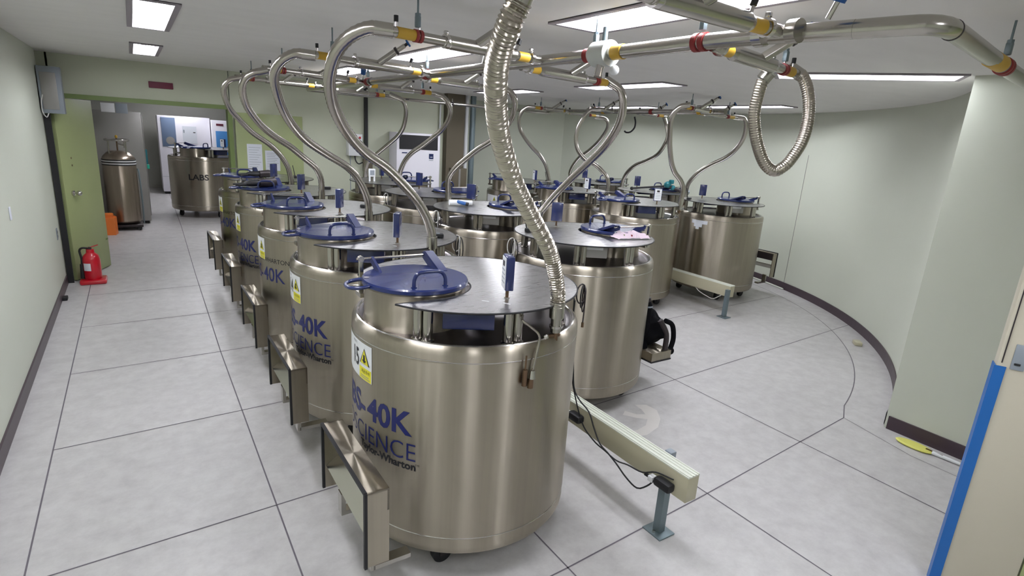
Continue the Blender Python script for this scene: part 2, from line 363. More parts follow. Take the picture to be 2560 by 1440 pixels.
e_ = lamp((TL_[0]-TL_[2]/2, TL_[0]+TL_[2]/2, TL_[1]-TL_[3]/2, TL_[1]+TL_[3]/2), 'long bright strip light on the right, nearest the cream column'); e_.rotation_euler = (0, 0, TL_[4])
for (a, b_) in ((9.6, 10.9), (12.4, 13.7), (15.2, 16.4)):  # unseen fixtures, added to give the back room its light
    lamp((.9, 1.2, a, b_), 'unseen strip light added to light the back room, %s' % {9.6: 'nearest the doorway', 12.4: 'middle one', 15.2: 'farthest one'}[a], 'unseen lights added for the back room', Z=2.52)
# ================================================================ tanks
ANG_POST = [-142, -94, -50, 2, 48, 95]
def plate_outline():
    r = .518; v = .25; pts = []; c0 = Vector((-.265, .01)); a1 = math.asin((c0.y+v)/r)
    aT = PI-math.asin((c0.y+v)/r); aB = -(PI-math.asin(-(c0.y-v)/r))
    n = 72
    for i in range(n+1): a = aB+(aT-aB)*i/n; pts.append((r*math.cos(a), r*math.sin(a)))
    for i in range(1, 33): a = PI/2-PI*(i-1)/31; pts.append((c0.x+v*math.cos(a), c0.y+v*math.sin(a)))
    return pts
PO = plate_outline()
def make_tank():
    e = empty('storage_tank', (0, 0, 0), 'tank', 'storage tank')
    g = MB()
    g.lathe([(.0, .130), (.50, .130), (.522, .137), (.533, .155), (.535, .175), (.535, 1.062), (.5335, 1.078), (.527, 1.092), (.518, 1.099)], M_steel, n=96)
    for z in (.222, 1.035): g.lathe([(.5352, z-.003), (.5366, z-.001), (.5366, z+.001), (.5352, z+.003)], M_roll, n=96)
    g.lathe([(.518, 1.099), (.513, 1.1025), (.506, 1.102), (.501, 1.097), (.499, 1.092)], M_roll, n=96); g.lathe([(.499, 1.092), (.488, 1.086), (.478, 1.0825)], M_deck, n=96)
    g.build('body', e)
    g = MB(); g.lathe([(.480, 1.083), (.0, 1.083)], M_deck, n=96); g.build('deck', e)
    g = MB(); g.lathe([(.232, 1.083), (.228, 1.10), (.225, 1.11), (.225, 1.236), (.229, 1.243), (.225, 1.250), (.20, 1.250)], M_steel, (-.265, .01, 0), 64); g.build('neck', e)
    g = MB(); g.prism(PO, 1.2335, 1.2385, M_plate); g.build('top_plate', e)
    n = len(PO)
    g = MB(); P = [Vector((x, y, 1.236)) for x, y in PO]; g.tube(P+[P[0]], .0042, M_black, 6, caps=False); g.build('plate_trim', e)
    for a in ANG_POST:
        for da in (-2.8, 2.8):
            q = (.452*math.cos(R(a+da)), .452*math.sin(R(a+da)))
            g = MB(); g.lathe([(.028, 1.083), (.028, 1.09), (.021, 1.094), (.021, 1.233)], M_pipe, (q[0], q[1], 0), 18); g.build('post', e)
    # lid with handles and hinge
    lx, ly = -.265, .01
    L = MB(); L.lathe([(.0, 1.250), (.232, 1.250), (.236, 1.254), (.236, 1.268), (.231, 1.275), (.0, 1.2765)], M_blue, (lx, ly, 0), 72); L.cyl((lx-.21, ly+.045, 1.276), (lx-.21, ly+.045, 1.2775), .012, M_roll)
    lid = L.build('lid', e)
    h = MB(); a = R(-94); mx, my = lx+.178*math.cos(a), ly+.178*math.sin(a); tx, ty = -math.sin(a), math.cos(a); P = []
    for s, z in [(-1, 0), (-1, .03), (-.86, .052), (-.6, .063), (0, .066), (.6, .063), (.86, .052), (1, .03), (1, 0)]:
        P.append((mx+tx*s*.070, my+ty*s*.070, 1.275+z))
    h.tube(smooth_path(P, .01), .0085, M_blued, 12)
    for s in (-1, 1): h.cyl((mx+tx*s*.07, my+ty*s*.07, 1.274), (mx+tx*s*.07, my+ty*s*.07, 1.279), .013, M_blued)
    h.build('lift_handle', lid)
    h = MB(); ca = R(176); P = []
    for s, q in [(-1, .222), (-1.05, .262), (-.8, .29), (-.35, .305), (.35, .305), (.8, .29), (1.05, .262), (1, .222)]:
        P.append((lx+q*math.cos(ca)-s*.062*math.sin(ca), ly+q*math.sin(ca)+s*.062*math.cos(ca), 1.262-.02*max(0, (q-.22)/.1)*.5))
    h.tube(smooth_path(P, .01), .0085, M_blued, 12); h.build('side_handle', lid)
    for ux in (-.385, -.12):
        if ux < -.2: h = MB(); h.xprism([(.12, 1.274), (.14, 1.286), (.235, 1.326), (.25, 1.322), (.245, 1.298), (.20, 1.274)], (ux, 0, 0), (0, 1, 0), (0, 0, 1), (1, 0, 0), .012, M_navy); h.build('hinge_bracket', lid); continue
        h = MB(); h.xprism([(.07, 1.274), (.105, 1.286), (.235, 1.330), (.258, 1.326), (.252, 1.30), (.19, 1.274)], (ux, 0, 0), (0, 1, 0), (0, 0, 1), (1, 0, 0), .006, M_navy)
        h.xprism([(.06, 1.277), (.12, 1.279), (.252, 1.334), (.225, 1.338)], (ux+.02, 0, 0), (0, 1, 0), (0, 0, 1), (1, 0, 0), .042 if ux > -.2 else .022, M_navy); h.build('hinge_bracket', lid)
    h = MB(); h.cyl((-.46, .235, 1.318), (-.085, .235, 1.318), .006, M_pipe, n=12); h.build('hinge_rod', e)
    h = MB(); h.box((-.44, .235, 1.24), (.02, .02, .17), M_pipe, bev=.003); h.cyl((-.44, .225, 1.318), (-.44, .247, 1.318), .014, M_pipe); h.box((-.44, .205, 1.16), (.05, .07, .02), M_pipe); h.build('hinge_post', e)
    # level monitor on a stem
    h = MB(); h.box((0, 0, 1.352), (.036, .088, .145), M_blued, bev=.004)
    mon = h.build('monitor', e, loc=(.012, -.325, 0))
    h = MB(); h.box((-.0192, 0, 1.352), (.003, .076, .132), M_white); h.box((-.0213, 0, 1.392), (.0015, .03, .022), M_dark)
    for k in range(4): h.box((-.0213, 0, 1.365-k*.018), (.0012, .055, .004), M_grey)
    h.build('display_panel', mon)
    h = MB(); h.cyl((.012, -.325, 1.238), (.012, -.325, 1.282), .0075, M_brass, n=14); h.cyl((.012, -.325, 1.2385), (.012, -.325, 1.243), .013, M_pipe); h.build('monitor_stem', e)
    # controller boxes under the plate; the control box's dark navy stands in for shade
    for a, m_, nm in ((-118, M_blued, 'control_box'), (58, M_stone, 'junction_box')):
        ca, sa = math.cos(R(a)), math.sin(R(a)); rot = R(a+90)
        h = MB(); h.box((.405*ca, .405*sa, 1.187), (.21, .085, .082), m_, rz=rot, bev=.004); q = h.build(nm, e)
        if nm == 'control_box':
            for s in (-1, 1): h = MB(); h.box((.443*ca-s*.075*sa, .443*sa+s*.075*ca, 1.208), (.022, .006, .03), M_roll, rz=rot, bev=.002); h.build('latch', q)
        else: h = MB(); h.box((.446*ca, .446*sa, 1.214), (.15, .004, .024), M_white, rz=rot); h.build('name_strip', q)
    # small plates riveted on the top
    h = MB(); h.box((-.1, -.335, 1.2392), (.032, .006, .0012), M_white, rz=R(-50)); h.box((-.035, -.40, 1.2392), (.032, .006, .0012), M_white, rz=R(-60)); h.build('rivet_strip', e)
    # castors
    for a in (-128, -52, 52, 128):
        x, y = .40*math.cos(R(a)), .40*math.sin(R(a))
        h = MB(); h.box((x, y, .118), (.10, .08, .024), M_pipe, rz=R(a)); h.box((x, y+.022, .075), (.05, .004, .07), M_dark); h.box((x, y-.022, .075), (.05, .004, .07), M_dark)
        q = h.build('castor', e)
        h = MB(); h.cyl((x-.01, y-.016, .047), (x-.01, y+.016, .047), .047, M_black, n=24); h.build('wheel', q)
    return e
def make_step(e):
    g = MB(); x0, x1 = -.668, -.580; y0, y1 = -.50, .09; zt, zb = .600, .272; xc = (x0+x1)/2; W = x1-x0
    g.box((xc, (y0+y1)/2, zt-.004), (W, y1-y0, .008), M_steel); g.box((xc, y0+.004, (zt+zb)/2), (W, .008, zt-zb), M_steel); g.box((xc, y1-.004, (zt+zb)/2), (W, .008, zt-zb), M_steel)
    g.box((x1-.004, (y0+y1)/2, zt-.05), (.008, y1-y0, .09), M_dark)
    s = g.build('step', e)
    g = MB()
    for y in (y0+.002, y1-.002): g.box((x0-.005, y, (zt+zb)/2), (.012, .014, zt-zb+.004), M_black)
    g.box((x0-.005, (y0+y1)/2, zt), (.012, y1-y0, .012), M_black); g.build('rubber_edge', s)
    g = MB(); M = Matrix.Rotation(R(-38), 3, 'Y'); g.box((xc+.004, (y0+y1)/2, .415), (.10, y1-y0-.02, .008), M_pipe, M=M); g.build('tread', s)
    g = MB(); g.box((x1+.045, y0+.10, .19), (.16, .05, .02), M_pipe); g.box((x0+.05, y0+.10, .235), (.02, .05, .11), M_pipe); g.build('step_bracket', s)
    g = MB(); g.box((x1+.045, y1-.10, .19), (.16, .05, .02), M_pipe); g.box((x0+.05, y1-.10, .235), (.02, .05, .11), M_pipe); g.build('step_bracket', s)
    return s
proto = make_tank(); make_step(proto)
TANKS = {'A1': (1.27, 2.27), 'A2': (1.27, 3.51), 'A3': (1.295, 4.77), 'A4': (1.30, 6.03), 'A5': (1.30, 7.33),
         'B1': (2.76, 3.20), 'B2': (2.75, 4.58), 'B3': (2.75, 5.83), 'B4': (2.75, 7.06),
         'C1': (5.02, 4.92), 'C2': (5.02, 6.17), 'C3': (5.0, 7.37), 'D1': (6.45, 4.76), 'D2': (6.45, 6.0), 'D3': (6.45, 7.25)}
TL = {'A1': 'steel cryogenic tank nearest the camera, numbered 15, blue lid at its left', 'A2': 'steel tank right behind the one numbered 15, second of the aisle row',
      'A3': 'steel tank third along the aisle row, with RTON in serif letters', 'A4': 'steel tank fourth along the aisle row, black gloves lying on its blue lid',
      'A5': 'steel tank at the far end of the aisle row, before the green panel', 'B1': 'large steel tank right of the numbered one, pink tissue pack on its top',
      'B2': 'steel tank of the second row carrying a white and blue spray gun', 'B3': 'steel tank of the second row, third back, between the curving hoses',
      'B4': 'steel tank at the far end of the second row, before the air conditioner', 'C1': 'steel tank in the middle right with white display facing the camera',
      'C2': 'steel tank of the right hand cluster, one back from the white display tank', 'C3': 'steel tank at the back left corner of the right hand cluster',
      'D1': 'rightmost steel tank by the curved wall with torn white sticker', 'D2': 'steel tank behind the rightmost one, teal tool lying on top', 'D3': 'steel tank farthest back in the right hand cluster'}
def lettering(k, e, serif):
    g = MB(); r = .5358
    for tx, an in (('40K', -141.4), ('-', -171.4), ('LABS', -175.8)): cyl_text(g, tx, .148 if not serif else .155, an, .689 if not serif else .695, r, M_ink, bold=.004 if not serif else .001, probe='40K', width=.264)
    if not serif:
        cyl_text(g, 'BIOSCIENCE', .118, -139.6, .571, r, M_ink, bold=-.0012, probe='CIENCE', width=.382)
        cyl_text(g, 'Taylor-Wharton', .048, -139.4, .530, r, M_inkb, bold=.0016, probe='Taylor-Wharton', width=.345); cyl_text(g, 'TM', .014, -137.8, .552, r, M_inkb)
    else:
        cyl_text(g, 'TAYLOR-WHARTON', .05, -136.8, .845, r, M_inkb, sx=1.1)
    g.build('lettering', e)
def sticker(e, num):
    g = MB(); r = .5364; cyl_patch(g, -196, -165.5, .855, 1.022, r, M_white, 12)
    cyl_patch(g, -177, -166, .857, .912, r+.0006, M_yel, 5)
    def tri(sc, m, off): g.add([((r+off)*math.cos(R(a)), (r+off)*math.sin(R(a)), z) for a, z in [(-171.8-4.6*sc, .928+.006*(1-sc)), (-171.8+4.6*sc, .928+.006*(1-sc)), (-171.8, .968+.04*sc-.006)]], [(0, 1, 2)], m)
    tri(1.0, M_inkb, .0012); tri(.82, M_yel, .0018)
    cyl_patch(g, -172.6, -171.0, .944, .972, r+.0024, M_inkb, 2); g.add([((r+.0026)*math.cos(R(a)), (r+.0026)*math.sin(R(a)), z) for a, z in [(-173.8, .948), (-169.9, .948), (-171.8, .934)]], [(0, 1, 2)], M_inkb)
    cyl_text(g, '저온주의', .020, -167.2, .888, r+.0012, M_inkb)
    for k in range(2): cyl_patch(g, -175.5, -168+k, .874-k*.009, .877-k*.009, r+.0012, M_grey, 3)
    if num: cyl_text(g, num, .115, -177.6, .905, r+.0012, M_inkb, bold=.002, sx=.7); cyl_text(g, '보관용기', .014, -180, 1.002, r+.0012, M_inkb)
    g.build('warning_sticker', e)
roots = {}
MR = {'A1': -22, 'A2': -32, 'A3': -36, 'A4': -40, 'A5': -44, 'B1': 49, 'B2': 30, 'B3': 12, 'B4': 0, 'C1': 48, 'C2': 0, 'C3': -14, 'D1': 48, 'D2': 50, 'D3': 46}
for i, (k, (x, y)) in enumerate(TANKS.items()):
    e = proto if i == 0 else copy_tree(proto)
    e.location = (x, y, 0); e.rotation_euler = (0, 0, PI if k[0] in 'BD' else 0); e['label'] = TL[k]; e['group'] = 'steel cryogenic storage tanks'; roots[k] = e
    for ch in e.children:
        if ch.name.startswith('monitor') and not ch.name.startswith('monitor_stem'): ch.rotation_euler = (0, 0, R(MR[k]))
        if k[0] in 'BD' and ch.name.startswith('step'): ch.location = (0, .41, 0)
for k in ('A1', 'A2', 'A4', 'C1', 'C2', 'C3'): lettering(k, roots[k], False)
for k in ('A3', 'A5'): lettering(k, roots[k], True)
sticker(roots['A1'], '15'); sticker(roots['A2'], '14')
for k in ('A3', 'A4', 'A5', 'C1', 'C3'): sticker(roots[k], None)
# B1's step is folded down: drop the upright one and add a lowered tray
for ch in list(roots['B1'].children):
    if ch.name.startswith('step'):
        for q in list(ch.children): bpy.data.objects.remove(q)
        bpy.data.objects.remove(ch)
g = MB(); g.box((-.62, .12, .285), (.22, .50, .07), M_steel, bev=.004); s = g.build('folding_step', roots['B1'])
g = MB(); g.box((-.62, .12, .245), (.225, .505, .012), M_black); g.build('rubber_edge', s)
# gas vent tube with brass relief valves over the rim of the nearest tank; tag cords on others
def vent(e):
    h = MB(); h.tube(smooth_path([(.0, -.47, 1.205), (-.03, -.515, 1.200), (.0, -.53, 1.175), (.035, -.543, 1.14), (.036, -.545, 1.10), (.022, -.547, 1.03), (.012, -.547, .985)], .01), .0052, M_hose, 10); q = h.build('vent_tube', e)
    h = MB(); h.cyl((.012, -.547, .99), (.010, -.549, .955), .012, M_roll, .016, n=14); h.cyl((.006, -.549, .955), (.006, -.550, .915), .013, M_brass, n=14); h.build('relief_valve', q)
    h = MB(); h.cyl((-.022, -.548, 1.06), (-.024, -.549, 1.0), .004, M_brass); h.cyl((-.024, -.549, 1.0), (-.026, -.550, .93), .011, M_brass, n=14); h.build('brass_plug', q)
vent(roots['A1'])
# torn sticker remains on the rightmost tank (its near side is local -x rotated half a turn)
g = MB(); r = .5364
for a0, a1, z0, z1 in ((-1, 22, .975, 1.02), (3, 15, .935, .975), (6, 11, .905, .935)): cyl_patch(g, a0, a1, z0, z1, r, M_paper, 5)
g.build('torn_sticker', roots['D1'])
# ================================================================ flexible hoses
HOSES = {
'A1':[(0.785,1.215,2.219),(0.775,1.241,2.167),(0.794,1.317,2.09),(0.854,1.413,2.005),(0.941,1.52,1.904),(1.073,1.635,1.769),(1.211,1.711,1.633),(1.348,1.754,1.473),(1.418,1.772,1.306),(1.425,1.774,1.235)],
'A2':[(0.877,2.361,2.291),(0.829,2.384,2.291),(0.769,2.434,2.256),(0.731,2.496,2.196),(0.725,2.574,2.112),(0.746,2.642,2.04),(0.79,2.713,1.963),(0.865,2.794,1.876),(0.977,2.875,1.784),(1.124,2.942,1.698),(1.293,2.997,1.552),(1.377,3.01,1.442),(1.419,3.012,1.344),(1.428,3.011,1.284)],
'A3':[(0.878,3.56,2.283),(0.814,3.584,2.283),(0.748,3.63,2.238),(0.718,3.684,2.164),(0.737,3.744,2.084),(0.784,3.828,1.987),(0.86,3.923,1.888),(0.967,4.02,1.795),(1.111,4.112,1.711),(1.218,4.163,1.656),(1.296,4.194,1.61),(1.37,4.222,1.542),(1.432,4.245,1.448),(1.471,4.259,1.342),(1.478,4.264,1.252)],
'A4':[(0.876,4.934,2.265),(0.807,4.954,2.242),(0.755,4.983,2.191),(0.74,5.019,2.118),(0.766,5.077,2.02),(0.821,5.139,1.939),(0.905,5.218,1.852),(1.014,5.3,1.774),(1.154,5.386,1.693),(1.271,5.448,1.606),(1.389,5.491,1.513),(1.44,5.511,1.427),(1.456,5.524,1.351),(1.456,5.531,1.256)],
'A5':[(0.932,6.355,2.286),(0.835,6.38,2.255),(0.785,6.41,2.182),(0.787,6.441,2.101),(0.834,6.499,1.988),(0.917,6.562,1.897),(1.054,6.659,1.768),(1.239,6.752,1.644),(1.36,6.804,1.522),(1.428,6.828,1.412),(1.453,6.838,1.318),(1.463,6.839,1.246)],
'B1':[(2.657,2.964,2.287),(2.715,2.923,2.244),(2.753,2.921,2.169),(2.784,2.957,2.073),(2.804,3.026,1.975),(2.814,3.136,1.868),(2.809,3.263,1.763),(2.784,3.433,1.618),(2.75,3.539,1.505),(2.707,3.615,1.395),(2.671,3.649,1.324)],
'B2':[(2.682,4.33,2.295),(2.75,4.298,2.255),(2.786,4.297,2.199),(2.803,4.326,2.124),(2.807,4.382,2.04),(2.793,4.475,1.951),(2.764,4.6,1.857),(2.71,4.756,1.768),(2.657,4.895,1.665),(2.606,4.997,1.573),(2.571,5.059,1.482),(2.568,5.081,1.406),(2.578,5.086,1.307)],
'B3':[(2.708,5.686,2.27),(2.767,5.663,2.254),(2.831,5.655,2.195),(2.868,5.674,2.117),(2.871,5.731,2.021),(2.852,5.813,1.93),(2.809,5.92,1.848),(2.734,6.081,1.733),(2.662,6.204,1.644),(2.617,6.279,1.556),(2.589,6.328,1.461),(2.574,6.351,1.385),(2.572,6.357,1.31)],
'B4':[(2.746,7.021,2.291),(2.855,6.992,2.247),(2.908,7.0,2.161),(2.926,7.039,2.05),(2.922,7.118,1.906),(2.882,7.205,1.796),(2.798,7.327,1.68),(2.691,7.453,1.55),(2.611,7.522,1.459),(2.581,7.548,1.378),(2.572,7.556,1.297)],
'C1':[(4.87,4.227,2.323),(4.839,4.267,2.308),(4.812,4.319,2.246),(4.817,4.353,2.164),(4.867,4.384,2.022),(4.924,4.412,1.892),(5.008,4.435,1.729),(5.077,4.43,1.621),(5.156,4.396,1.532),(5.199,4.381,1.435),(5.203,4.392,1.315)],
'D1':[(6.206,4.56,2.289),(6.261,4.496,2.275),(6.297,4.481,2.184),(6.33,4.513,2.056),(6.353,4.607,1.922),(6.361,4.751,1.804),(6.347,4.94,1.704),(6.326,5.087,1.608),(6.309,5.182,1.503),(6.297,5.236,1.406),(6.296,5.253,1.279)],
'D2':[(6.089,5.612,2.25),(6.123,5.593,2.168),(6.183,5.605,2.049),(6.225,5.667,1.941),(6.279,5.825,1.786),(6.296,6.034,1.683),(6.287,6.256,1.591),(6.276,6.388,1.484),(6.269,6.451,1.382),(6.265,6.474,1.276)],
'C2':[(5.05,5.815,2.292),(4.988,5.868,2.282),(4.931,5.916,2.209),(4.884,5.955,2.085),(4.865,5.971,1.957),(4.873,5.964,1.846),(4.909,5.935,1.746),(4.988,5.868,1.65),(5.083,5.786,1.602),(5.156,5.722,1.526),(5.204,5.678,1.457),(5.226,5.658,1.376),(5.226,5.658,1.281)],
'C3':[(4.764,6.89,2.308),(4.714,6.927,2.305),(4.66,6.972,2.246),(4.637,7.007,2.135),(4.669,7.018,2.005),(4.745,7.004,1.892),(4.87,6.972,1.758),(4.994,6.93,1.645),(5.086,6.899,1.517),(5.14,6.881,1.362),(5.157,6.872,1.268)],
'D3':[(6.184,7.103,2.261),(6.277,7.036,2.25),(6.333,7.013,2.193),(6.355,7.057,2.077),(6.35,7.207,1.902),(6.326,7.395,1.745),(6.28,7.562,1.629),(6.249,7.676,1.494),(6.234,7.735,1.354),(6.252,7.731,1.253)],
'L':[(2.693,1.691,2.29),(2.709,1.664,2.269),(2.721,1.635,2.211),(2.721,1.611,2.135),(2.708,1.595,2.049),(2.681,1.592,1.961),(2.64,1.606,1.882),(2.613,1.621,1.846),(2.582,1.643,1.826),(2.544,1.672,1.856),(2.506,1.691,1.919),(2.47,1.704,2.0),(2.445,1.708,2.087),(2.438,1.697,2.175),(2.44,1.689,2.229)],
}
HL = {'A1': 'thick ribbed steel hose in front, running from the ceiling to the nearest tank', 'A2': 'steel hose looping left and down to the second aisle tank',
 'A3': 'steel hose looping left and down to the third aisle tank', 'A4': 'steel hose looping down to the fourth aisle tank', 'A5': 'leftmost steel hose, ending on the farthest aisle tank',
 'B1': 'steel hose curving right then crossing down to the tank with tissue pack', 'B2': 'steel hose passing behind the thick ribbed hose to the spray gun tank', 'B3': 'steel hose in front of the air conditioner, the right hand one',
 'B4': 'steel hose in front of the air conditioner, the left hand one', 'C1': 'steel hose making the left arm of the V that meets at the right', 'D1': 'steel hose making the right arm of the V that meets at the right',
 'D2': 'steel hose sweeping down left to the teal tool tank', 'C2': 'steel hose bowed left crossing behind the long diagonal hose', 'C3': 'thin looking steel hose dropping to the back left tank of the right cluster',
 'D3': 'steel hose of the far loop dropping left behind the diagonal hose', 'L': 'spare steel hose hanging in a closed loop under the pipes at right'}
HR = .0285
for k, pts in HOSES.items():
    step = .0026 if k in ('A1', 'L') else .012
    P = smooth_path(pts, step); e = empty('flexible_hose', P[-1], HL[k], 'flexible hose', 'flexible steel hoses'); o0 = Vector(P[-1])
    g = MB(); r = HR*(1.06 if k == 'A1' else .96)
    cum = [0.0]
    for i_ in range(1, len(P)): cum.append(cum[-1]+(P[i_]-P[i_-1]).length)
    amp = .0028 if k == 'A1' else (.0008 if k == 'L' else .0011)
    g.tube([p-o0 for p in P], r, M_rib if k in ('A1', 'L') else M_hose, 16 if k in ('A1', 'L') else 12, rf=lambda i: r+(amp*math.sin(2*PI*cum[i]/.0115) if k in ('A1', 'L') else (amp if i % 2 else -amp))); g.build('corrugated_jacket', e)
    if k != 'L':
        d = (P[-1]-P[-3]).normalized(); d = Vector((d.x*.3, d.y*.3, -1)).normalized()
        g = MB(); a = Vector((0, 0, .05)); b_ = d*.03; c_ = d*.14
        g.cyl(-d*.02, d*.05, HR*1.12, M_pipe, n=20); g.cyl(d*.05, d*.115, HR*.78, M_pipe, n=20); g.cyl(d*.085, d*.095, HR*1.0, M_roll, n=20); q = g.build('end_fitting', e)
        g = MB(); g.cyl(d*.115, d*.155, .012, M_brass, n=12); s = 1 if k[0] in 'AC' else -1
        g.cyl(d*.13+Vector((-.045*s, .0, 0)), d*.13+Vector((.02*s, 0, 0)), .009, M_brass, n=12); g.ball(d*.13+Vector((-.05*s, 0, 0)), .014, M_roll); g.build('brass_valve', q)
    d = (P[1]-P[0]).normalized()
    g = MB(); g.cyl(P[0]-d*.045-o0, P[0]+d*.03-o0, HR*1.02, M_pipe, n=20); g.build('start_fitting', e)
    if k == 'L':
        g = MB(); a = P[-1]-o0; tgt = Vector((2.47, 1.655, 2.30))-o0
        g.cyl(a, a+(tgt-a)*.45, HR*1.12, M_pipe, n=20); g.cyl(a+(tgt-a)*.45, tgt, HR*.7, M_roll, n=20); g.cyl(a+(tgt-a)*.42, a+(tgt-a)*.5, HR*1.25, M_roll, n=20); g.build('end_fitting', e)
# ================================================================ pipes
HU, HZ = 1.80, 2.29
def ring(g, c_, d, r, wd, m, n=24): c_ = Vector(c_); d = Vector(d).normalized(); g.cyl(c_-d*wd/2, c_+d*wd/2, r, m, n=n)
hdr = empty('header_pipe', (HU, .8, HZ), 'long thick steel header pipe running back between the tank rows', 'pipe')
g = MB(); P = [(1.87, 1.01, HZ), (HU, 1.35, HZ), (HU, 7.35, HZ)]
g.tube([Vector(p)-Vector(hdr.location) for p in P[:1]+[(HU+.02, 1.25, HZ), (HU, 1.5, HZ), (HU, 7.3, HZ)]], .0285, M_pipe, 24); g.build('pipe_run', hdr)
hp = MB()
el = [(1.87, 1.02, HZ), (1.90, .89, HZ), (1.925, .835, HZ), (1.98, .81, HZ), (2.08, .82, HZ), (2.40, .868, HZ), (2.84, .935, HZ), (3.3, 1.0, HZ), (4.46, 1.15, HZ)]
hp.tube([Vector(p)-Vector(hdr.location) for p in smooth_path(el, .05)], .0285, M_pipe, 24); hp.build('elbow_run', hdr)
hp = MB(); d = Vector((.95, .12, 0)).normalized(); ring(hp, Vector((2.70, .914, HZ))-hdr.location, d, .0298, .17, M_tape); hp.build('yellow_tape', hdr)
hp = MB(); ring(hp, Vector((2.03, .813, HZ))-hdr.location, (1, .1, 0), .0302, .006, M_dark); hp.build('weld_seam', hdr)
def band(u, w_, d, m, name, parent, r=.032, wd=.03):
    q = MB(); ring(q, Vector((u, w_, HZ))-parent.location, d, r, wd, m); return q.build(name, parent)
for w_, m, nm in ((2.17, M_red, 'red_band'), (1.97, M_tape, 'yellow_tape'), (2.95, M_dark, 'weld_seam'), (1.28, M_roll, 'flange'), (1.16, M_pipe, 'flange'), (5.1, M_dark, 'weld_seam')):
    band(HU, w_, (0, 1, 0), m, nm, hdr, wd=.06 if m is M_tape else (.02 if nm == 'weld_seam' else .035), r=.032 if nm != 'flange' else .037)
g = MB(); c_ = Vector((HU, 2.07, HZ))-hdr.location
g.cyl(c_-Vector((0, .05, 0)), c_+Vector((0, .05, 0)), .055, M_cast, n=28); g.cyl(c_+Vector((0, .05, 0)), c_+Vector((0, .08, 0)), .055, M_cast, .036, n=28); g.cyl(c_, c_+Vector((-.02, 0, -.10)), .02, M_roll, n=14); g.ball(c_+Vector((.02, -.06, -.07)), .022, M_white)
g.cyl(c_+Vector((.0, 0, .05)), c_+Vector((0, 0, .11)), .012, M_galv, n=12); g.build('gate_valve', hdr)
for w_ in (1.06, 3.15, 5.35):
    g = MB(); c_ = Vector((HU, w_, HZ+.024))-hdr.location; g.cyl(c_, c_+Vector((.0, -.02, .045)), .008, M_roll, n=12); q = g.build('safety_valve', hdr)
    g = MB(); g.cyl(c_+Vector((0, -.02, .045)), c_+Vector((.0, -.035, .085)), .022, M_blueb, .026, n=16); g.build('blue_cap', q)
def hanger(p, zc, r, lab, red=True):
    o = empty('pipe_hanger', (p[0], p[1], zc), lab, 'pipe hanger', 'pipe hangers')
    g = MB(); g.cyl((0, 0, r+.05), (0, 0, CEIL-zc), .0045, M_galv, n=8); g.build('threaded_rod', o)
    g = MB(); g.box((0, 0, r+.035), (.022, .022, .045), M_galv, bev=.004); g.cyl((0, 0, r+.055), (0, 0, r+.068), .012, M_galv, n=6); g.build('swivel_nut', o)
    return o
def ringpart(o, d, r, wd=.03, m=M_red):
    d = Vector(d).normalized(); g = MB()
    for s in (-1, 1): g.cyl(d*(s*wd*.55)-d*wd*.35, d*(s*wd*.55)+d*wd*.35, r+.005, m, n=24)
    g.build('clamp_ring', o)
for w_, lab in ((1.53, 'hanger with red clamp on the header pipe beside the big strip light'), (2.13, 'hanger at the gate valve of the header pipe'), (3.95, 'thin hanger with red clamp in the middle of the header pipe'), (5.2, 'hanger with looped hook far along the header pipe')):
    o = hanger((HU, w_), HZ, .0285, lab); ringpart(o, (0, 1, 0), .0285)
o = hanger((2.86, .938), HZ, .0285, 'hanger with dark red clamp at the right end of the bent pipe'); ringpart(o, (.95, .12, 0), .0285)
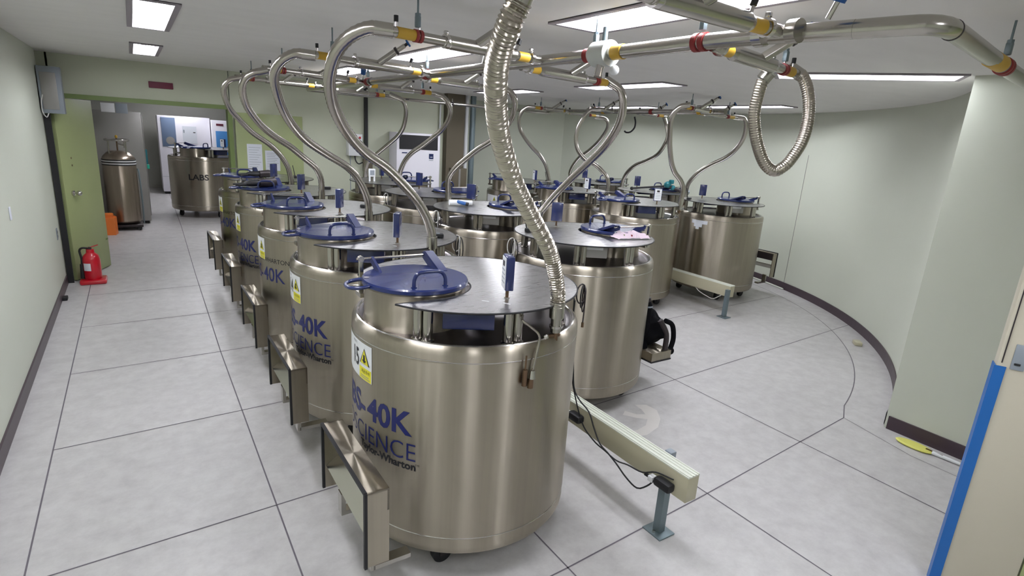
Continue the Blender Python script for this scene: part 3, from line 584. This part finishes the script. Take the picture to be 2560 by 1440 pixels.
def branch(end, joint, lab, hlab, knob, r=.021, yel=True, spare=False):
    P0 = Vector(end); P1 = Vector(joint); d = (P1-P0); Ln = d.length; d.normalize(); e = empty('branch_pipe', P0, lab, 'pipe', 'branch pipes of the manifold')
    X = lambda t: d*t
    side = d.cross(Vector((0, 0, 1))).normalized()
    g = MB(); g.tube([X(0), X(Ln*.5), X(Ln)], r, M_pipe, 18); g.build('pipe_run', e)
    t0 = Ln*.36; t1 = Ln*.80
    g = MB(); g.cyl(X(t0), X(t1), r*1.45, M_pipe, n=20); g.lathe([(r, -.015), (r*1.5, 0)], M_pipe, X(t1), 20) if False else None
    g.cyl(X(t0+.0), X(t0-.03), r*1.45, M_pipe, r, n=20); g.cyl(X(t1), X(t1+.03), r*1.45, M_pipe, r, n=20); vb = g.build('valve_body', e)
    g = MB(); tb = Ln*.52; up_ = Vector((.66, -.45, .56)).normalized()
    tip = X(tb)+up_*.22; g.cyl(X(tb), X(tb)+up_*.165, .021, M_pipe, n=16); g.cyl(X(tb)+up_*.165, tip, .014, M_pipe, n=16); g.cyl(X(tb)+up_*.15, X(tb)+up_*.165, .026, M_dark, n=16); g.cyl(tip, tip+up_*.025, .010, M_dark, n=12); q = g.build('valve_bonnet', vb)
    g = MB(); g.cyl(tip+up_*.02, tip+up_*.03, .024, M_blueb, n=16); g.build('valve_knob', q)
    g = MB(); c_ = X(Ln*.19); g.cyl(c_, c_+Vector((0, 0, r+.035)), .006, M_roll, n=10); q = g.build('relief_port', e)
    c_ = X(.06); g = MB(); g.cyl(c_, c_+Vector((0, 0, r+.018)), .005, M_roll, n=10); g.cyl(c_+Vector((0, 0, r+.018)), c_+Vector((0, 0, r+.042)), .0095, M_black, n=12); g.build('port_cap', e)
    c_ = X(Ln*.80+.01); g = MB(); g.cyl(c_, c_+Vector((0, 0, r+.04))+X(.02), .006, M_roll, n=10); g.cyl(c_+Vector((0, 0, r+.03))+X(.015), c_+Vector((0, 0, r+.055))+X(.025), .011, M_black, n=12); g.build('port_cap', e)
    if yel:
        g = MB(); ring(g, X(.105), d, r+.0015, .09, M_tape); g.build('yellow_tape', e)
        g = MB(); ring(g, X(Ln-.12), d, r+.0015, .07, M_tape); g.build('yellow_tape', e)
    for t in (Ln*.345, Ln-.065):
        g = MB(); ring(g, X(t), d, r*1.42, .02, M_roll); g.cyl(X(t)-side*.034, X(t)+side*.034, .006, M_roll, n=8); g.box(X(t)+Vector((0, 0, r+.016)), (.018, .018, .018), M_roll, bev=.004); g.build('clamp_coupling', e)
    h_ = P0+X(.165); o = hanger((h_.x, h_.y), h_.z, r, hlab); ringpart(o, d, r, .02)
    return e
AW = [1.17, 2.36, 3.56, 4.93, 6.36]; AJ = [1.20, 2.52, 3.86, 5.25, 6.65]
BWp = [1.68, 2.975, 4.33, 5.68, 7.0]; BJ = [1.50, 2.78, 4.12, 5.42, 6.78]
nmA = ['nearest', 'second', 'third', 'fourth', 'farthest']
for i in range(5):
    branch((.88, AW[i], HZ), (HU-.03, AJ[i], HZ), 'steel branch pipe on the aisle side of the header, %s from the camera' % nmA[i],
           'hanger with red clamp on the %s aisle side branch pipe' % nmA[i], 1)
    branch((2.68, BWp[i], HZ-.01), (HU+.03, BJ[i], HZ-.01), 'steel branch pipe on the right side of the header, %s from the camera' % nmA[i],
           'hanger with red clamp on the %s branch pipe right of the header' % nmA[i], 1)
# far link pipe and the second header
e = empty('link_pipe', (HU, 7.35, 2.28), 'thin steel pipe linking the two headers along the back wall', 'pipe')
g = MB(); g.tube([(0, 0, 0), (1.2, .10, 0), (2.4, .12, 0), (3.75, .15, 0)], .021, M_pipe, 16); g.build('pipe_run', e)
g = MB(); ring(g, (1.25, .105, 0), (1, .02, 0), .0225, .13, M_tape); q = g.build('yellow_tape', e)
g = MB(); g.box((1.31, .082, .0), (.05, .003, .012), M_inkb); g.build('flow_arrow', q)
g = MB(); g.cyl((2.0, .115, .02), (2.0, .115, .07), .008, M_roll, n=10); g.cyl((1.985, .115, 0), (2.015, .115, 0), .028, M_dark, n=16); g.build('drain_valve', e)
H2U, H2Z = 5.50, 2.305
e = empty('header_pipe', (H2U, 4.2, H2Z), 'steel header pipe between the two right hand tank rows', 'pipe')
g = MB(); g.tube([(0, 0, 0), (0, 1.5, 0), (0, 3.3, 0)], .03, M_pipe, 20); g.build('pipe_run', e)
for w_ in (.35, 1.1, 2.0): g = MB(); ring(g, (0, w_, 0), (0, 1, 0), .034, .05, M_red if w_ == 1.1 else M_tape); g.build('pipe_band', e)
for i, (cw, cj, cu) in enumerate(((4.25, 4.35, 4.86), (5.88, 5.95, 4.98), (6.92, 6.95, 4.78))):
    branch((cu, cw, H2Z+.005), (H2U-.02, cj, H2Z), 'left steel branch pipe of the right hand header, %s' % nmA[i], 'hanger on the %s left branch of the right hand header' % nmA[i], 1, r=.019)
for i, (cw, cj, cu) in enumerate(((4.55, 4.62, 6.20), (5.58, 5.62, 6.08), (7.08, 7.12, 6.18))):
    branch((cu, cw, H2Z-.02), (H2U+.02, cj, H2Z-.01), 'right steel branch pipe of the right hand header, %s' % nmA[i], 'hanger on the %s right branch of the right hand header' % nmA[i], 1, r=.017)
# ================================================================ cable ducts
def duct(u, w0, w1_, z, post_u, post_w, lab, pl):
    e = empty('cable_duct', (u, w0, z), lab, 'cable duct', 'raised cable ducts'); L = w1_-w0
    g = MB(); g.box((0, L/2, 0), (.075, L, .13), M_ductside, bev=.002); g.build('duct_body', e)
    g = MB(); g.box((0, L/2, .068), (.079, L, .006), M_ducts)
    for x in (-.03, -.006, .014, .034): g.box((x, L/2, .073), (.007, L, .005), M_ducts)
    g.build('duct_cover', e)
    for i in range(max(1, int(L/2.4)+1)):
        yy = post_w-w0+i*2.3; g = MB(); x = post_u-u
        g.box((x, yy, (-z+.0+.03)/2), (.042, .042, z+.03), M_galv); q = g.build('support_post', e)
        g = MB(); g.box((x, yy, -z+.004), (.11, .12, .008), M_galv, bev=.002); g.cyl((x-.035, yy, -z+.008), (x-.035, yy, -z+.018), .008, M_roll, n=8); g.cyl((x+.035, yy, -z+.008), (x+.035, yy, -z+.018), .008, M_roll, n=8); g.build('foot_plate', q)
    return e
d1 = duct(2.055, 1.43, 7.9, .358, 2.075, 1.60, 'cream cable duct raised on posts beside the tank numbered 15', 'near')
g = MB(); g.box((.062, .20, .03), (.04, .042, .10), M_grey, bev=.003); g.build('side_bracket', d1)
d2 = duct(5.70, 3.88, 8.0, .305, 5.635, 3.89, 'white cable duct raised on posts before the rightmost tanks', 'far')
g = MB(); g.tube(smooth_path([(-.03, .50, -.06), (-.04, .42, -.10), (-.05, .30, -.125), (-.055, .2, -.13), (-.05, .1, -.06)], .02), .005, M_cable, 8); g.build('hanging_cable', d2)
def adapter(p, lab, rz=0):
    g = MB(); g.box((0, 0, 0), (.05, .10, .045), M_black, rz=rz, bev=.012); o = g.build('power_adapter', loc=p); tag(o, lab, 'power adapter', 'black power adapters'); 
    g = MB(); g.box((0, .075, -.01), (.035, .03, .03), M_white, bev=.004); g.cyl((0, .09, -.01), (0, .12, -.012), .009, M_black, n=12); g.build('plug', o); return o
adapter((1.992, 1.545, .335), 'black power adapter plugged in at the near end of the cream duct')
adapter((1.990, 2.22, .37), 'black power adapter on the duct, half hidden by the nearest tank')
g = MB(); g.tube(smooth_path([(1.93, 2.255, 1.07), (1.942, 2.27, .9), (1.965, 2.262, .72), (1.98, 2.25, .55), (1.985, 2.20, .49), (1.985, 2.11, .455), (1.982, 2.05, .38), (1.98, 1.99, .32), (1.982, 1.93, .30), (1.982, 1.86, .275), (1.985, 1.78, .235), (1.985, 1.70, .222), (1.985, 1.64, .27), (1.985, 1.60, .325)], .02), .0042, M_black, 8)
tag(g.build('black_cable'), 'thin black cord dropping to the duct and drooping below it', 'cable', 'black cables on the cream duct')
g = MB(); g.tube(smooth_path([(1.95, 2.285, 1.07), (1.96, 2.29, .85), (1.972, 2.28, .66), (1.985, 2.25, .52), (1.99, 2.16, .36), (1.985, 2.05, .31), (1.982, 1.95, .30), (1.984, 1.86, .29), (1.984, 1.78, .31), (1.985, 1.68, .325), (1.99, 1.60, .37), (2.0, 1.50, .385)], .02), .0038, M_black, 8)
tag(g.build('black_cable'), 'thin black cord hugging the side of the cream duct', 'cable', 'black cables on the cream duct')
# cable coils hanging at the far rim of the nearest tank and others
def coil(c_, lab, m1=M_cable, n_=3, sc=1):
    e = empty('cable_coil', c_, lab, 'cable', 'coiled cables on the tanks')
    for k in range(n_):
        a = .6*k; P = []
        for i in range(15):
            t = 2*PI*i/14; P.append((math.cos(a)*.035*sc*math.sin(t)+.01*k, math.sin(a)*.03*sc*math.sin(t), -.055*sc+(.06+.01*k)*sc*math.cos(t)-.015*k))
        g = MB(); g.tube(smooth_path(P, .01), .0038, m1 if k % 2 == 0 else M_black, 7); g.build('cable_loop', e)
    g = MB(); g.tube(smooth_path([(.02, 0, -.04), (.03, .0, -.12), (.02, -.01, -.2)], .02), .0038, M_dark, 7); g.cyl((.02, -.01, -.2), (.018, -.012, -.225), .007, M_brass, n=10); g.build('sensor_lead', e)
coil((1.835, 2.10, 1.205), 'bundle of coiled grey cables at the right rim of the tank numbered 15', m1=M_dark, n_=3, sc=.85)
coil((1.83, 3.46, 1.21), 'white cable coils at the right rim of the second aisle tank', n_=4, sc=.95)
coil((2.20, 3.32, 1.20), 'tangled pale cables at the left rim of the tissue pack tank', n_=4)
coil((2.19, 4.55, 1.22), 'white cable coils at the left rim of the spray gun tank', n_=4, sc=.9)
coil((2.22, 5.85, 1.22), 'pale cables at the left rim of the third tank in the second row', n_=3, sc=.8)
# ================================================================ small things lying on the tanks
def sensor(p, lab, ant=True, rz=0):
    g = MB(); g.box((0, 0, .013), (.085, .045, .026), M_black, rz=rz, bev=.006); o = g.build('data_logger', loc=p); tag(o, lab, 'data logger', 'black data loggers on the tank tops')
    g = MB(); g.box((.0, 0, .0268), (.035, .02, .0014), M_grey, rz=rz); g.build('screen', o)
    if ant: g = MB(); g.cyl((-.03, .0, .02), (-.05, .02, .15), .0045, M_black, n=8); g.build('antenna', o)
PZ = 1.2395
sensor((1.60, 3.30, PZ), 'black data logger on the top plate of the second aisle tank', False, R(-20))
sensor((1.60, 4.70, PZ), 'black data logger on the top plate of the third aisle tank', False, R(-25))
sensor((1.66, 6.10, PZ), 'black data logger with antenna on the fourth aisle tank', True, R(-20))
sensor((1.64, 7.30, PZ), 'black data logger on the farthest aisle tank', True, R(-20))
sensor((2.38, 3.36, PZ), 'black data logger with antenna on the tissue pack tank', True, R(25))
sensor((6.05, 4.98, PZ), 'black data logger with antenna on the rightmost tank', True, R(25))
sensor((5.38, 7.2, PZ), 'black data logger with antenna on the back left tank of the right cluster', True)
g = MB(); n = 13; vs = []; fs = []
for i in range(n+1):
    for j in range(9):
        x = -.14+.28*i/n; y = -.075+.15*j/8; e_ = max(0, 1-abs(x/.145)**5)*max(0, 1-abs(y/.08)**4)
        vs.append((x+random.uniform(-.006, .006), y+random.uniform(-.005, .005), .002+e_*(.035+.022*math.sin(i*1.9+j)*math.cos(j*1.3+i*.7))))
for i in range(n):
    for j in range(8): a = i*9+j; fs.append((a, a+9, a+10, a+1))
g.add(vs, fs, M_pink); m_ = len(vs)
g.box((0, 0, .004), (.25, .13, .006), M_white); o = g.build('tissue_pack', loc=(2.99, 2.95, PZ), rot=(0, 0, R(-12))); tag(o, 'crumpled pink and white tissue pack lying on the tank top', 'tissue pack')
g = MB(); g.box((-.085, -.045, .018), (.02, .012, .03), M_greend); g.box((-.02, -.055, .018), (.008, .012, .028), M_red); g.build('printed_mark', o)
e = empty('spray_gun', (2.52, 4.72, PZ), 'white and blue handheld spray gun lying on a tank top', 'spray gun')
g = MB(); g.cyl((-.10, .03, .03), (.02, .0, .03), .026, M_white, n=18); g.cyl((.02, 0, .03), (.11, -.03, .03), .024, M_white, n=18); g.build('barrel', e)
g = MB(); g.cyl((-.03, 0, .04), (.03, -.06, .025), .016, M_blueb, n=14); g.cyl((.03, -.06, .025), (.045, -.075, .022), .017, M_black, n=14); g.build('grip', e)
e = empty('handheld_reader', (2.47, 7.0, PZ), 'white handheld reader standing on the far tank beside a hose', 'handheld reader')
g = MB(); g.box((0, 0, .105), (.09, .02, .10), M_white, bev=.01); g.box((-.03, 0, .03), (.018, .018, .06), M_white); g.box((.03, 0, .03), (.018, .018, .06), M_white); g.build('housing', e)
g = MB(); g.box((0, -.0112, .107), (.055, .002, .06), M_grey); g.build('screen', e)
e = empty('power_tool', (6.40, 5.88, PZ), 'teal power tool with long black shaft lying over a tank top', 'power tool')
g = MB(); g.ball((.13, -.08, .11), .055, M_teal, (1.2, .8, .9)); g.box((.17, -.11, .155), (.07, .05, .06), M_teal, bev=.012); g.ball((.2, -.12, .07), .04, M_teal); g.build('motor_housing', e)
g = MB(); g.cyl((.09, -.05, .085), (-.33, .18, .03), .016, M_black, .012, n=14); g.ball((-.33, .18, .028), .026, M_black); g.build('shaft', e)
g = MB(); g.cyl((.14, -.08, .09), (.30, -.20, .03), .026, M_dark, n=14); g.cyl((.30, -.20, .028), (.40, -.27, .026), .024, M_grey, n=14); g.build('battery_grip', e)
def gloves(p, lab, rz, cat='gloves'):
    g = MB()
    for k in range(2):
        pts = []
        g.ball((k*.07-.04, k*.03, .035), .05, M_black, (1.7, .9, .62)); 
        for q in range(4): g.cyl((k*.07-.11, k*.03+(q-1.5)*.02, .03), (k*.07-.19-.012*(q % 2), k*.03+(q-1.5)*.028, .018+.008*(q % 2)), .011, M_black, .008, n=10)
        g.cyl((k*.07+.02, k*.03, .035), (k*.07+.13, k*.03+.02, .038), .036, M_dark, .044, n=14)
    o = g.build('cryo_gloves', loc=p, rot=(0, 0, rz)); tag(o, lab, cat, 'black gloves on the lids')
gloves((.95, 5.93, 1.278), 'pair of black gloves lying on the blue lid of the fourth aisle tank', R(15))
gloves((1.16, 7.15, 1.26), 'black gloves beside the blue lid of the farthest aisle tank', R(5))
# black bag and flask on the folded-down step of the tissue pack tank
e = empty('tool_bag', (3.40, 3.05, .321), 'black lumpy tool bag resting on the lowered step of the tissue pack tank', 'bag'); e.scale = (1.12, 1.12, 1.12)
g = MB(); n1 = 20; pr = []
bm = bmesh.new(); bmesh.ops.create_icosphere(bm, subdivisions=4, radius=1)
for v in bm.verts:
    k = 1+.10*math.sin(5*v.co.x+3*v.co.z)+.09*math.cos(6*v.co.y+2*v.co.x)+.06*math.sin(9*v.co.z+4*v.co.y)
    v.co = Vector((v.co.x*.115*k, v.co.y*.15*k, max(-.85, v.co.z)*.14*k+.12))
bm.verts.index_update(); g.add([v.co.copy() for v in bm.verts], [[v.index for v in f_.verts] for f_ in bm.faces], M_cloth); bm.free(); g.build('bag_body', e)
g = MB(); g.tube(smooth_path([(.06, -.12, .2), (.13, -.13, .16), (.15, -.14, .06), (.12, -.15, -.02)], .015), .018, M_cloth, 10); g.ball((.12, -.15, -.03), .03, M_cloth); g.build('strap', e)
g = MB(); g.tube(smooth_path([(-.02, -.14, .22), (.03, -.17, .12), (.04, -.17, .0)], .015), .02, M_dark, 10); g.build('side_flap', e)
e = empty('black_flask', (3.30, 2.98, .321), 'tall black cylinder flask standing upright against the tank side', 'flask')
g = MB(); g.lathe([(0, 0), (.047, 0), (.047, .30), (.045, .36), (.03, .385), (0, .385)], M_cloth, n=24); g.build('flask_body', e)
g = MB(); g.lathe([(.024, .385), (.028, .39), (.028, .42), (0, .422)], M_dark, n=20); g.build('flask_cap', e)
g = MB(); g.lathe([(.0475, .345), (.048, .35), (.0465, .358)], M_grey, n=24); g.build('silver_band', e)
# ================================================================ things along the walls
e = empty('fire_extinguisher', (-.525, 7.74, 0), 'red fire extinguisher on a red stand beside the green door', 'fire extinguisher')
g = MB(); g.lathe([(0, .045), (.078, .045), (.083, .06), (.083, .27), (.07, .315), (.04, .345), (.036, .385), (0, .385)], M_redx, n=36); g.build('cylinder', e)
g = MB(); g.box((0, 0, .025), (.25, .25, .05), M_redx, bev=.018); g.build('stand', e)
g = MB(); g.box((.0, 0, .395), (.03, .03, .03), M_dark); g.box((.03, 0, .415), (.10, .022, .008), M_redx, M=Matrix.Rotation(R(-18), 3, 'Y')); g.build('squeeze_lever', e)
g = MB(); g.tube(smooth_path([(-.015, 0, .395), (-.07, 0, .40), (-.095, 0, .37), (-.085, -.01, .28), (-.09, -.01, .2)], .01), .011, M_black, 10); g.cyl((-.09, -.01, .22), (-.095, -.015, .06), .018, M_black, .022, n=14); g.build('hose', e)
g = MB(); cyl_patch(g, -150, -95, .15, .235, .0838, M_paper, 6); g.build('label', e)
e = empty('electric_box', (-.665, 7.74, 2.06), 'grey steel electric box mounted high in the left corner', 'electric box')
g = MB(); g.box((0, 0, 0), (.19, .15, .46), M_grey, bev=.004); g.build('housing', e)
g = MB(); g.box((-.01, -.078, -.01), (.13, .008, .36), M_stone, bev=.003); g.build('cover', e)
g = MB(); g.tube(smooth_path([(-.07, -.08, -.05), (-.085, -.1, -.13), (-.085, -.1, -.22), (-.06, -.09, -.27), (-.04, -.08, -.23)], .015), .005, M_cable, 8); g.build('cable', e)
g = MB(); g.box((-.735, 7.795, .91), (.055, .03, 1.82), M_black); tag(g.build('cable_conduit'), 'flat black conduit running down the left corner beside the door', 'conduit')
g = MB(); g.box((-.766, 7.49, .61), (.007, .07, .12), M_grey, bev=.002); o = g.build('wall_socket'); tag(o, 'small grey socket plate low on the left wall', 'wall socket')
g = MB(); g.box((-.762, 7.49, .63), (.003, .03, .03), M_dark); g.box((-.762, 7.49, .59), (.003, .03, .03), M_dark); g.build('socket_insert', o)
g = MB(); g.box((-.766, 5.16, 1.17), (.006, .05, .09), M_paper, bev=.002); o = g.build('wall_switch'); tag(o, 'faint pale switch plate on the left wall', 'wall switch')
g = MB(); g.box((-.74, 7.08, .018), (.05, .09, .036), M_black, bev=.006); tag(g.build('door_stopper'), 'small black rubber block at the foot of the left wall', 'door stopper')
g = MB(); g.box((.325, BW-.012, 2.215), (.245, .02, .07), M_red2, bev=.003); tag(g.build('wall_sign'), 'dark maroon blank sign plate above the doorway', 'sign')
e = empty('wall_box', (2.60, BW-.06, 1.64), 'white wall box with cables left of the air conditioner', 'wall box')
g = MB(); g.box((0, 0, 0), (.20, .12, .30), M_white, bev=.006); g.build('housing', e)
g = MB(); g.box((.06, -.062, .10), (.03, .004, .03), M_redx); g.build('red_mark', e)
g = MB(); g.tube(smooth_path([(.0, -.02, -.15), (.01, -.03, -.22), (.05, -.03, -.26), (.11, -.02, -.24)], .015), .009, M_black, 8); g.tube([(-.06, 0, -.15), (-.06, 0, -.9), (-.05, 0, -1.6)], .006, M_grey, 8); g.build('cable', e)
g = MB(); g.box((2.78, BW-.025, 1.95), (.045, .045, 1.0), M_black); g.box((2.80, BW-.035, .73), (.13, .05, 1.44), M_brown); tag(g.build('wall_conduit'), 'black conduit dropping down the back wall beside the white box', 'conduit')
e = empty('air_conditioner', (3.47, 7.99, 0), 'white floor standing air conditioner against the back wall', 'air conditioner')
g = MB(); g.box((0, 0, .925), (.68, .30, 1.85), M_fridge, bev=.01); g.build('cabinet', e)
g = MB(); g.box((0, -.152, 1.72), (.60, .008, .20), M_black); g.build('outlet_grille', e)
g = MB(); g.box((.20, -.152, 1.53), (.07, .004, .075), M_blued); g.box((.20, -.155, 1.52), (.04, .002, .008), M_white); g.box((.20, -.152, 1.475), (.07, .003, .008), M_grey); g.build('badge', e)
g = MB(); g.box((-.22, -.152, 1.57), (.08, .004, .015), M_blued, bev=.001); g.build('control_strip', e)
for x, y, r_, m_, z1, lab in ((4.38, BW-.05, .03, M_white, CEIL, 'white vertical riser pipe in the back corner'), (4.50, BW-.03, .045, M_galv, CEIL, 'grey vertical riser pipe right of the white one'), (3.93, BW-.04, .012, M_white, 2.3, 'thin white vertical pipe above the air conditioner')):
    g = MB(); g.cyl((x, y, 0), (x, y, z1), r_, m_, n=18); tag(g.build('riser_pipe'), lab, 'pipe', 'riser pipes in the back corner')
g = MB(); g.box((4.20, BW-.17, 1.15), (.26, .10, .42), M_brown, bev=.004); g.box((4.20, BW-.225, 1.15), (.03, .01, .40), M_stone); tag(g.build('fuse_box'), 'brown wall box behind the pipes right of the air conditioner', 'fuse box')
g = MB(); g.tube(smooth_path([(6.0, 6.1, 2.27), (6.03, 6.1, 2.20), (6.02, 6.1, 2.12), (5.97, 6.12, 2.06), (5.92, 6.15, 2.05), (5.90, 6.17, 2.07)], .02), .012, M_black, 10); tag(g.build('hanging_cable'), 'black cable end hanging from the far right pipes', 'cable')
g = MB(); a = R(-21.5); g.cyl((CC[0]+(CR-.002)*math.cos(a), CC[1]+(CR-.002)*math.sin(a), .1), (CC[0]+(CR-.002)*math.cos(a), CC[1]+(CR-.002)*math.sin(a), 1.9), .0035, M_stone, n=8); tag(g.build('wall_cable'), 'thin cable line running up the curved wall', 'cable')
g = MB(); g.box((6.23, 2.66, .02), (.11, .07, .04), M_ductside, rz=R(40), bev=.006); tag(g.build('floor_socket'), 'small cream socket box on the floor by the curved wall', 'floor socket')
g = MB(); A = arc(CR-.03, -22, -12, 10); g.tube([(x, y, .012) for x, y in A], .012, M_ducts, 6); tag(g.build('cable_strip'), 'pale cable strip on the floor along the curved skirting', 'cable strip')
e = empty('fly_swatter', (4.35, 1.28, 0), 'yellow racket shaped swatter lying against the right skirting', 'fly swatter')
g = MB(); g.lathe([(0, .004), (.058, .004), (.062, .012), (.055, .02), (0, .02)], M_yelp if False else mat('pale yellow plastic', srgb(214, 212, 110), .5), (0, .07, 0), 32, Matrix.Diagonal(Vector((.85, 1.9, 1)))); g.build('racket_head', e)
g = MB(); g.cyl((0, -.04, .014), (.008, -.20, .014), .014, M_white, .010, n=12); g.box((.002, -.05, .024), (.012, .10, .004), M_brass); g.build('handle', e)
# ================================================================ back room
e = empty('liquid_nitrogen_dewar', (-.235, 11.33, 0), 'tall steel gas dewar with ring guard in the back room', 'dewar')
g = MB(); g.lathe([(0, .12), (.30, .12), (.325, .15), (.325, 1.16), (.30, 1.20), (.22, 1.26), (.14, 1.285), (0, 1.29)], mat('tarnished steel', (.38, .32, .26, 1), .3, 1, noise=.15, scale=3, stretch=(12, 12, .3)), n=64); g.build('vessel', e)
g = MB()
for z in (1.075, 1.115, 1.155): g.lathe([(.326, z-.016), (.331, z-.012), (.331, z-.004), (.326, z)], M_black, n=64)
for z in (1.095, 1.135): g.lathe([(.326, z-.018), (.330, z-.016), (.330, z-.002), (.326, z)], M_white, n=64)
g.build('striped_band', e)
g = MB(); P = [(.23*math.cos(2*PI*i/40), .23*math.sin(2*PI*i/40), 1.46) for i in range(41)]; g.tube(P, .016, M_roll, 10, caps=False); q = g.build('ring_guard', e)
for a in (45, 135, 225, 315): g = MB(); g.cyl((.23*math.cos(R(a)), .23*math.sin(R(a)), 1.24), (.23*math.cos(R(a)), .23*math.sin(R(a)), 1.46), .012, M_pipe, n=10); g.build('guard_post', q)
g = MB(); g.cyl((0, 0, 1.28), (0, 0, 1.50), .016, M_brass, n=12); g.cyl((0, 0, 1.40), (.16, -.05, 1.38), .012, M_roll, n=12); g.ball((0, 0, 1.51), .028, M_tape); g.cyl((.15, -.05, 1.34), (.15, -.05, 1.44), .03, M_roll, n=14); g.build('valve_cluster', e)
g = MB(); g.box((0, 0, .075), (.68, .68, .04), M_dark, bev=.01); q = g.build('trolley_base', e)
for sx in (-1, 1):
    for sy in (-1, 1): g = MB(); g.cyl((sx*.27, sy*.27-.02, .04), (sx*.27, sy*.27+.02, .04), .04, M_black, n=18); g.build('wheel', q)
g = MB(); g.tube(smooth_path([(.36, -.2, .1), (.37, -.2, .5), (.36, -.18, .95), (.34, -.12, 1.0)], .05), .016, M_galv, 10); g.build('push_bar', q)
e.scale = (.71, .71, .985)
g = MB(); g.prism([(-.17, -.13), (.09, -.13), (.12, .02), (.09, .13), (-.17, .13)], 0, .27, M_orange); g.prism([(-.12, -.10), (.06, -.10), (.08, .02), (.06, .10), (-.12, .10)], .27, .32, M_orange); tag(g.build('plastic_bin', loc=(-.46, 10.85, 0)), 'bright orange plastic bin half hidden by the green door', 'bin')
e = empty('steel_freezer', (-.39, 12.24, 0), 'large grey steel freezer cabinet behind the dewar', 'freezer')
g = MB(); g.box((0, 0, .97), (1.05, .95, 1.84), M_stone, bev=.008); g.box((0, 0, .025), (.98, .88, .05), M_black); g.build('cabinet', e)
g = MB(); g.box((.532, .0, 1.0), (.012, .90, 1.72), M_stone, bev=.004); q = g.build('freezer_door', e)
g = MB(); g.box((.55, -.38, 1.15), (.03, .03, .25), M_teal, bev=.004); g.box((.56, -.34, .98), (.04, .10, .07), mat('green latch', srgb(40, 178, 150), .4), bev=.006); g.build('latch', q)
g = MB(); g.box((-.30, 11.3, 1.93), (.18, .06, .14), M_white, bev=.004); o = g.build('ceiling_junction_box', loc=(0, .05, 0)); tag(o, 'white and grey junction box under the lintel in the back room', 'junction box')
g = MB(); g.box((-.12, 11.3, 1.93), (.16, .06, .15), M_grey, bev=.004); g.build('grey_cover', o)
def freezer(x0, x1, y, h_, lab, panel, px0, px1, pz0, pz1, porthole=True):
    e = empty('upright_freezer', ((x0+x1)/2, y, 0), lab, 'freezer', 'white upright freezers'); W = x1-x0
    g = MB(); g.box((0, .4, h_/2+.03), (W, .8, h_-.06), M_fridge, bev=.01); g.box((0, .4, .03), (W*.94, .74, .06), M_black); g.box((0, -.003, .42), (W*.98, .004, .006), M_grey); g.build('cabinet', e)
    g = MB(); cx = (px0+px1)/2-(x0+x1)/2; g.box((cx, -.008, (pz0+pz1)/2), (px1-px0, .012, pz1-pz0), panel, bev=.003); q = g.build('control_panel', e)
    if porthole: g = MB(); g.cyl((cx+.02, -.014, pz0+.14), (cx+.02, -.022, pz0+.14), .09, M_stone, n=24); g.build('round_gauge', q)
    return e
f1 = freezer(.50, 1.60, 16.15, 1.84, 'white upright freezer with slate control panel', M_fblue, .57, .86, 1.13, 1.80)
g = MB(); g.box((.10, -.008, 1.42), (.30, .004, .40), M_paper); g.box((-.02, -.011, 1.50), (.03, .002, .07), M_grey); g.box((.20, -.011, 1.48), (.05, .002, .02), M_dark); g.build('paper_note', f1)
f2 = freezer(1.62, 2.7, 16.0, 1.80, 'white freezer with bright blue panel at the right of the doorway view', M_fblue2, 1.70, 2.25, .98, 1.55)
g = MB(); g.box((-.36, -.008, 1.70), (.16, .004, .05), M_red2); g.build('name_badge', f2)
bt = copy_tree(proto)
for ch in list(bt.children):
    if ch.name.startswith(('step', 'lettering', 'warning_sticker', 'vent_tube')):
        for q in list(ch.children): bpy.data.objects.remove(q)
        bpy.data.objects.remove(ch)
bt.location = (1.12, 12.75, 0); bt.rotation_euler = (0, 0, R(60)); bt.scale = (1.15, 1.15, 1.04)
bt['label'] = 'dark reflecting steel tank lettered LABS seen through the doorway'
g = MB(); cyl_text(g, 'LABS', .14, -142, .70, .5362, M_inkb, bold=.003); o = g.build('lettering', bt); o.rotation_euler = (0, 0, R(-8))
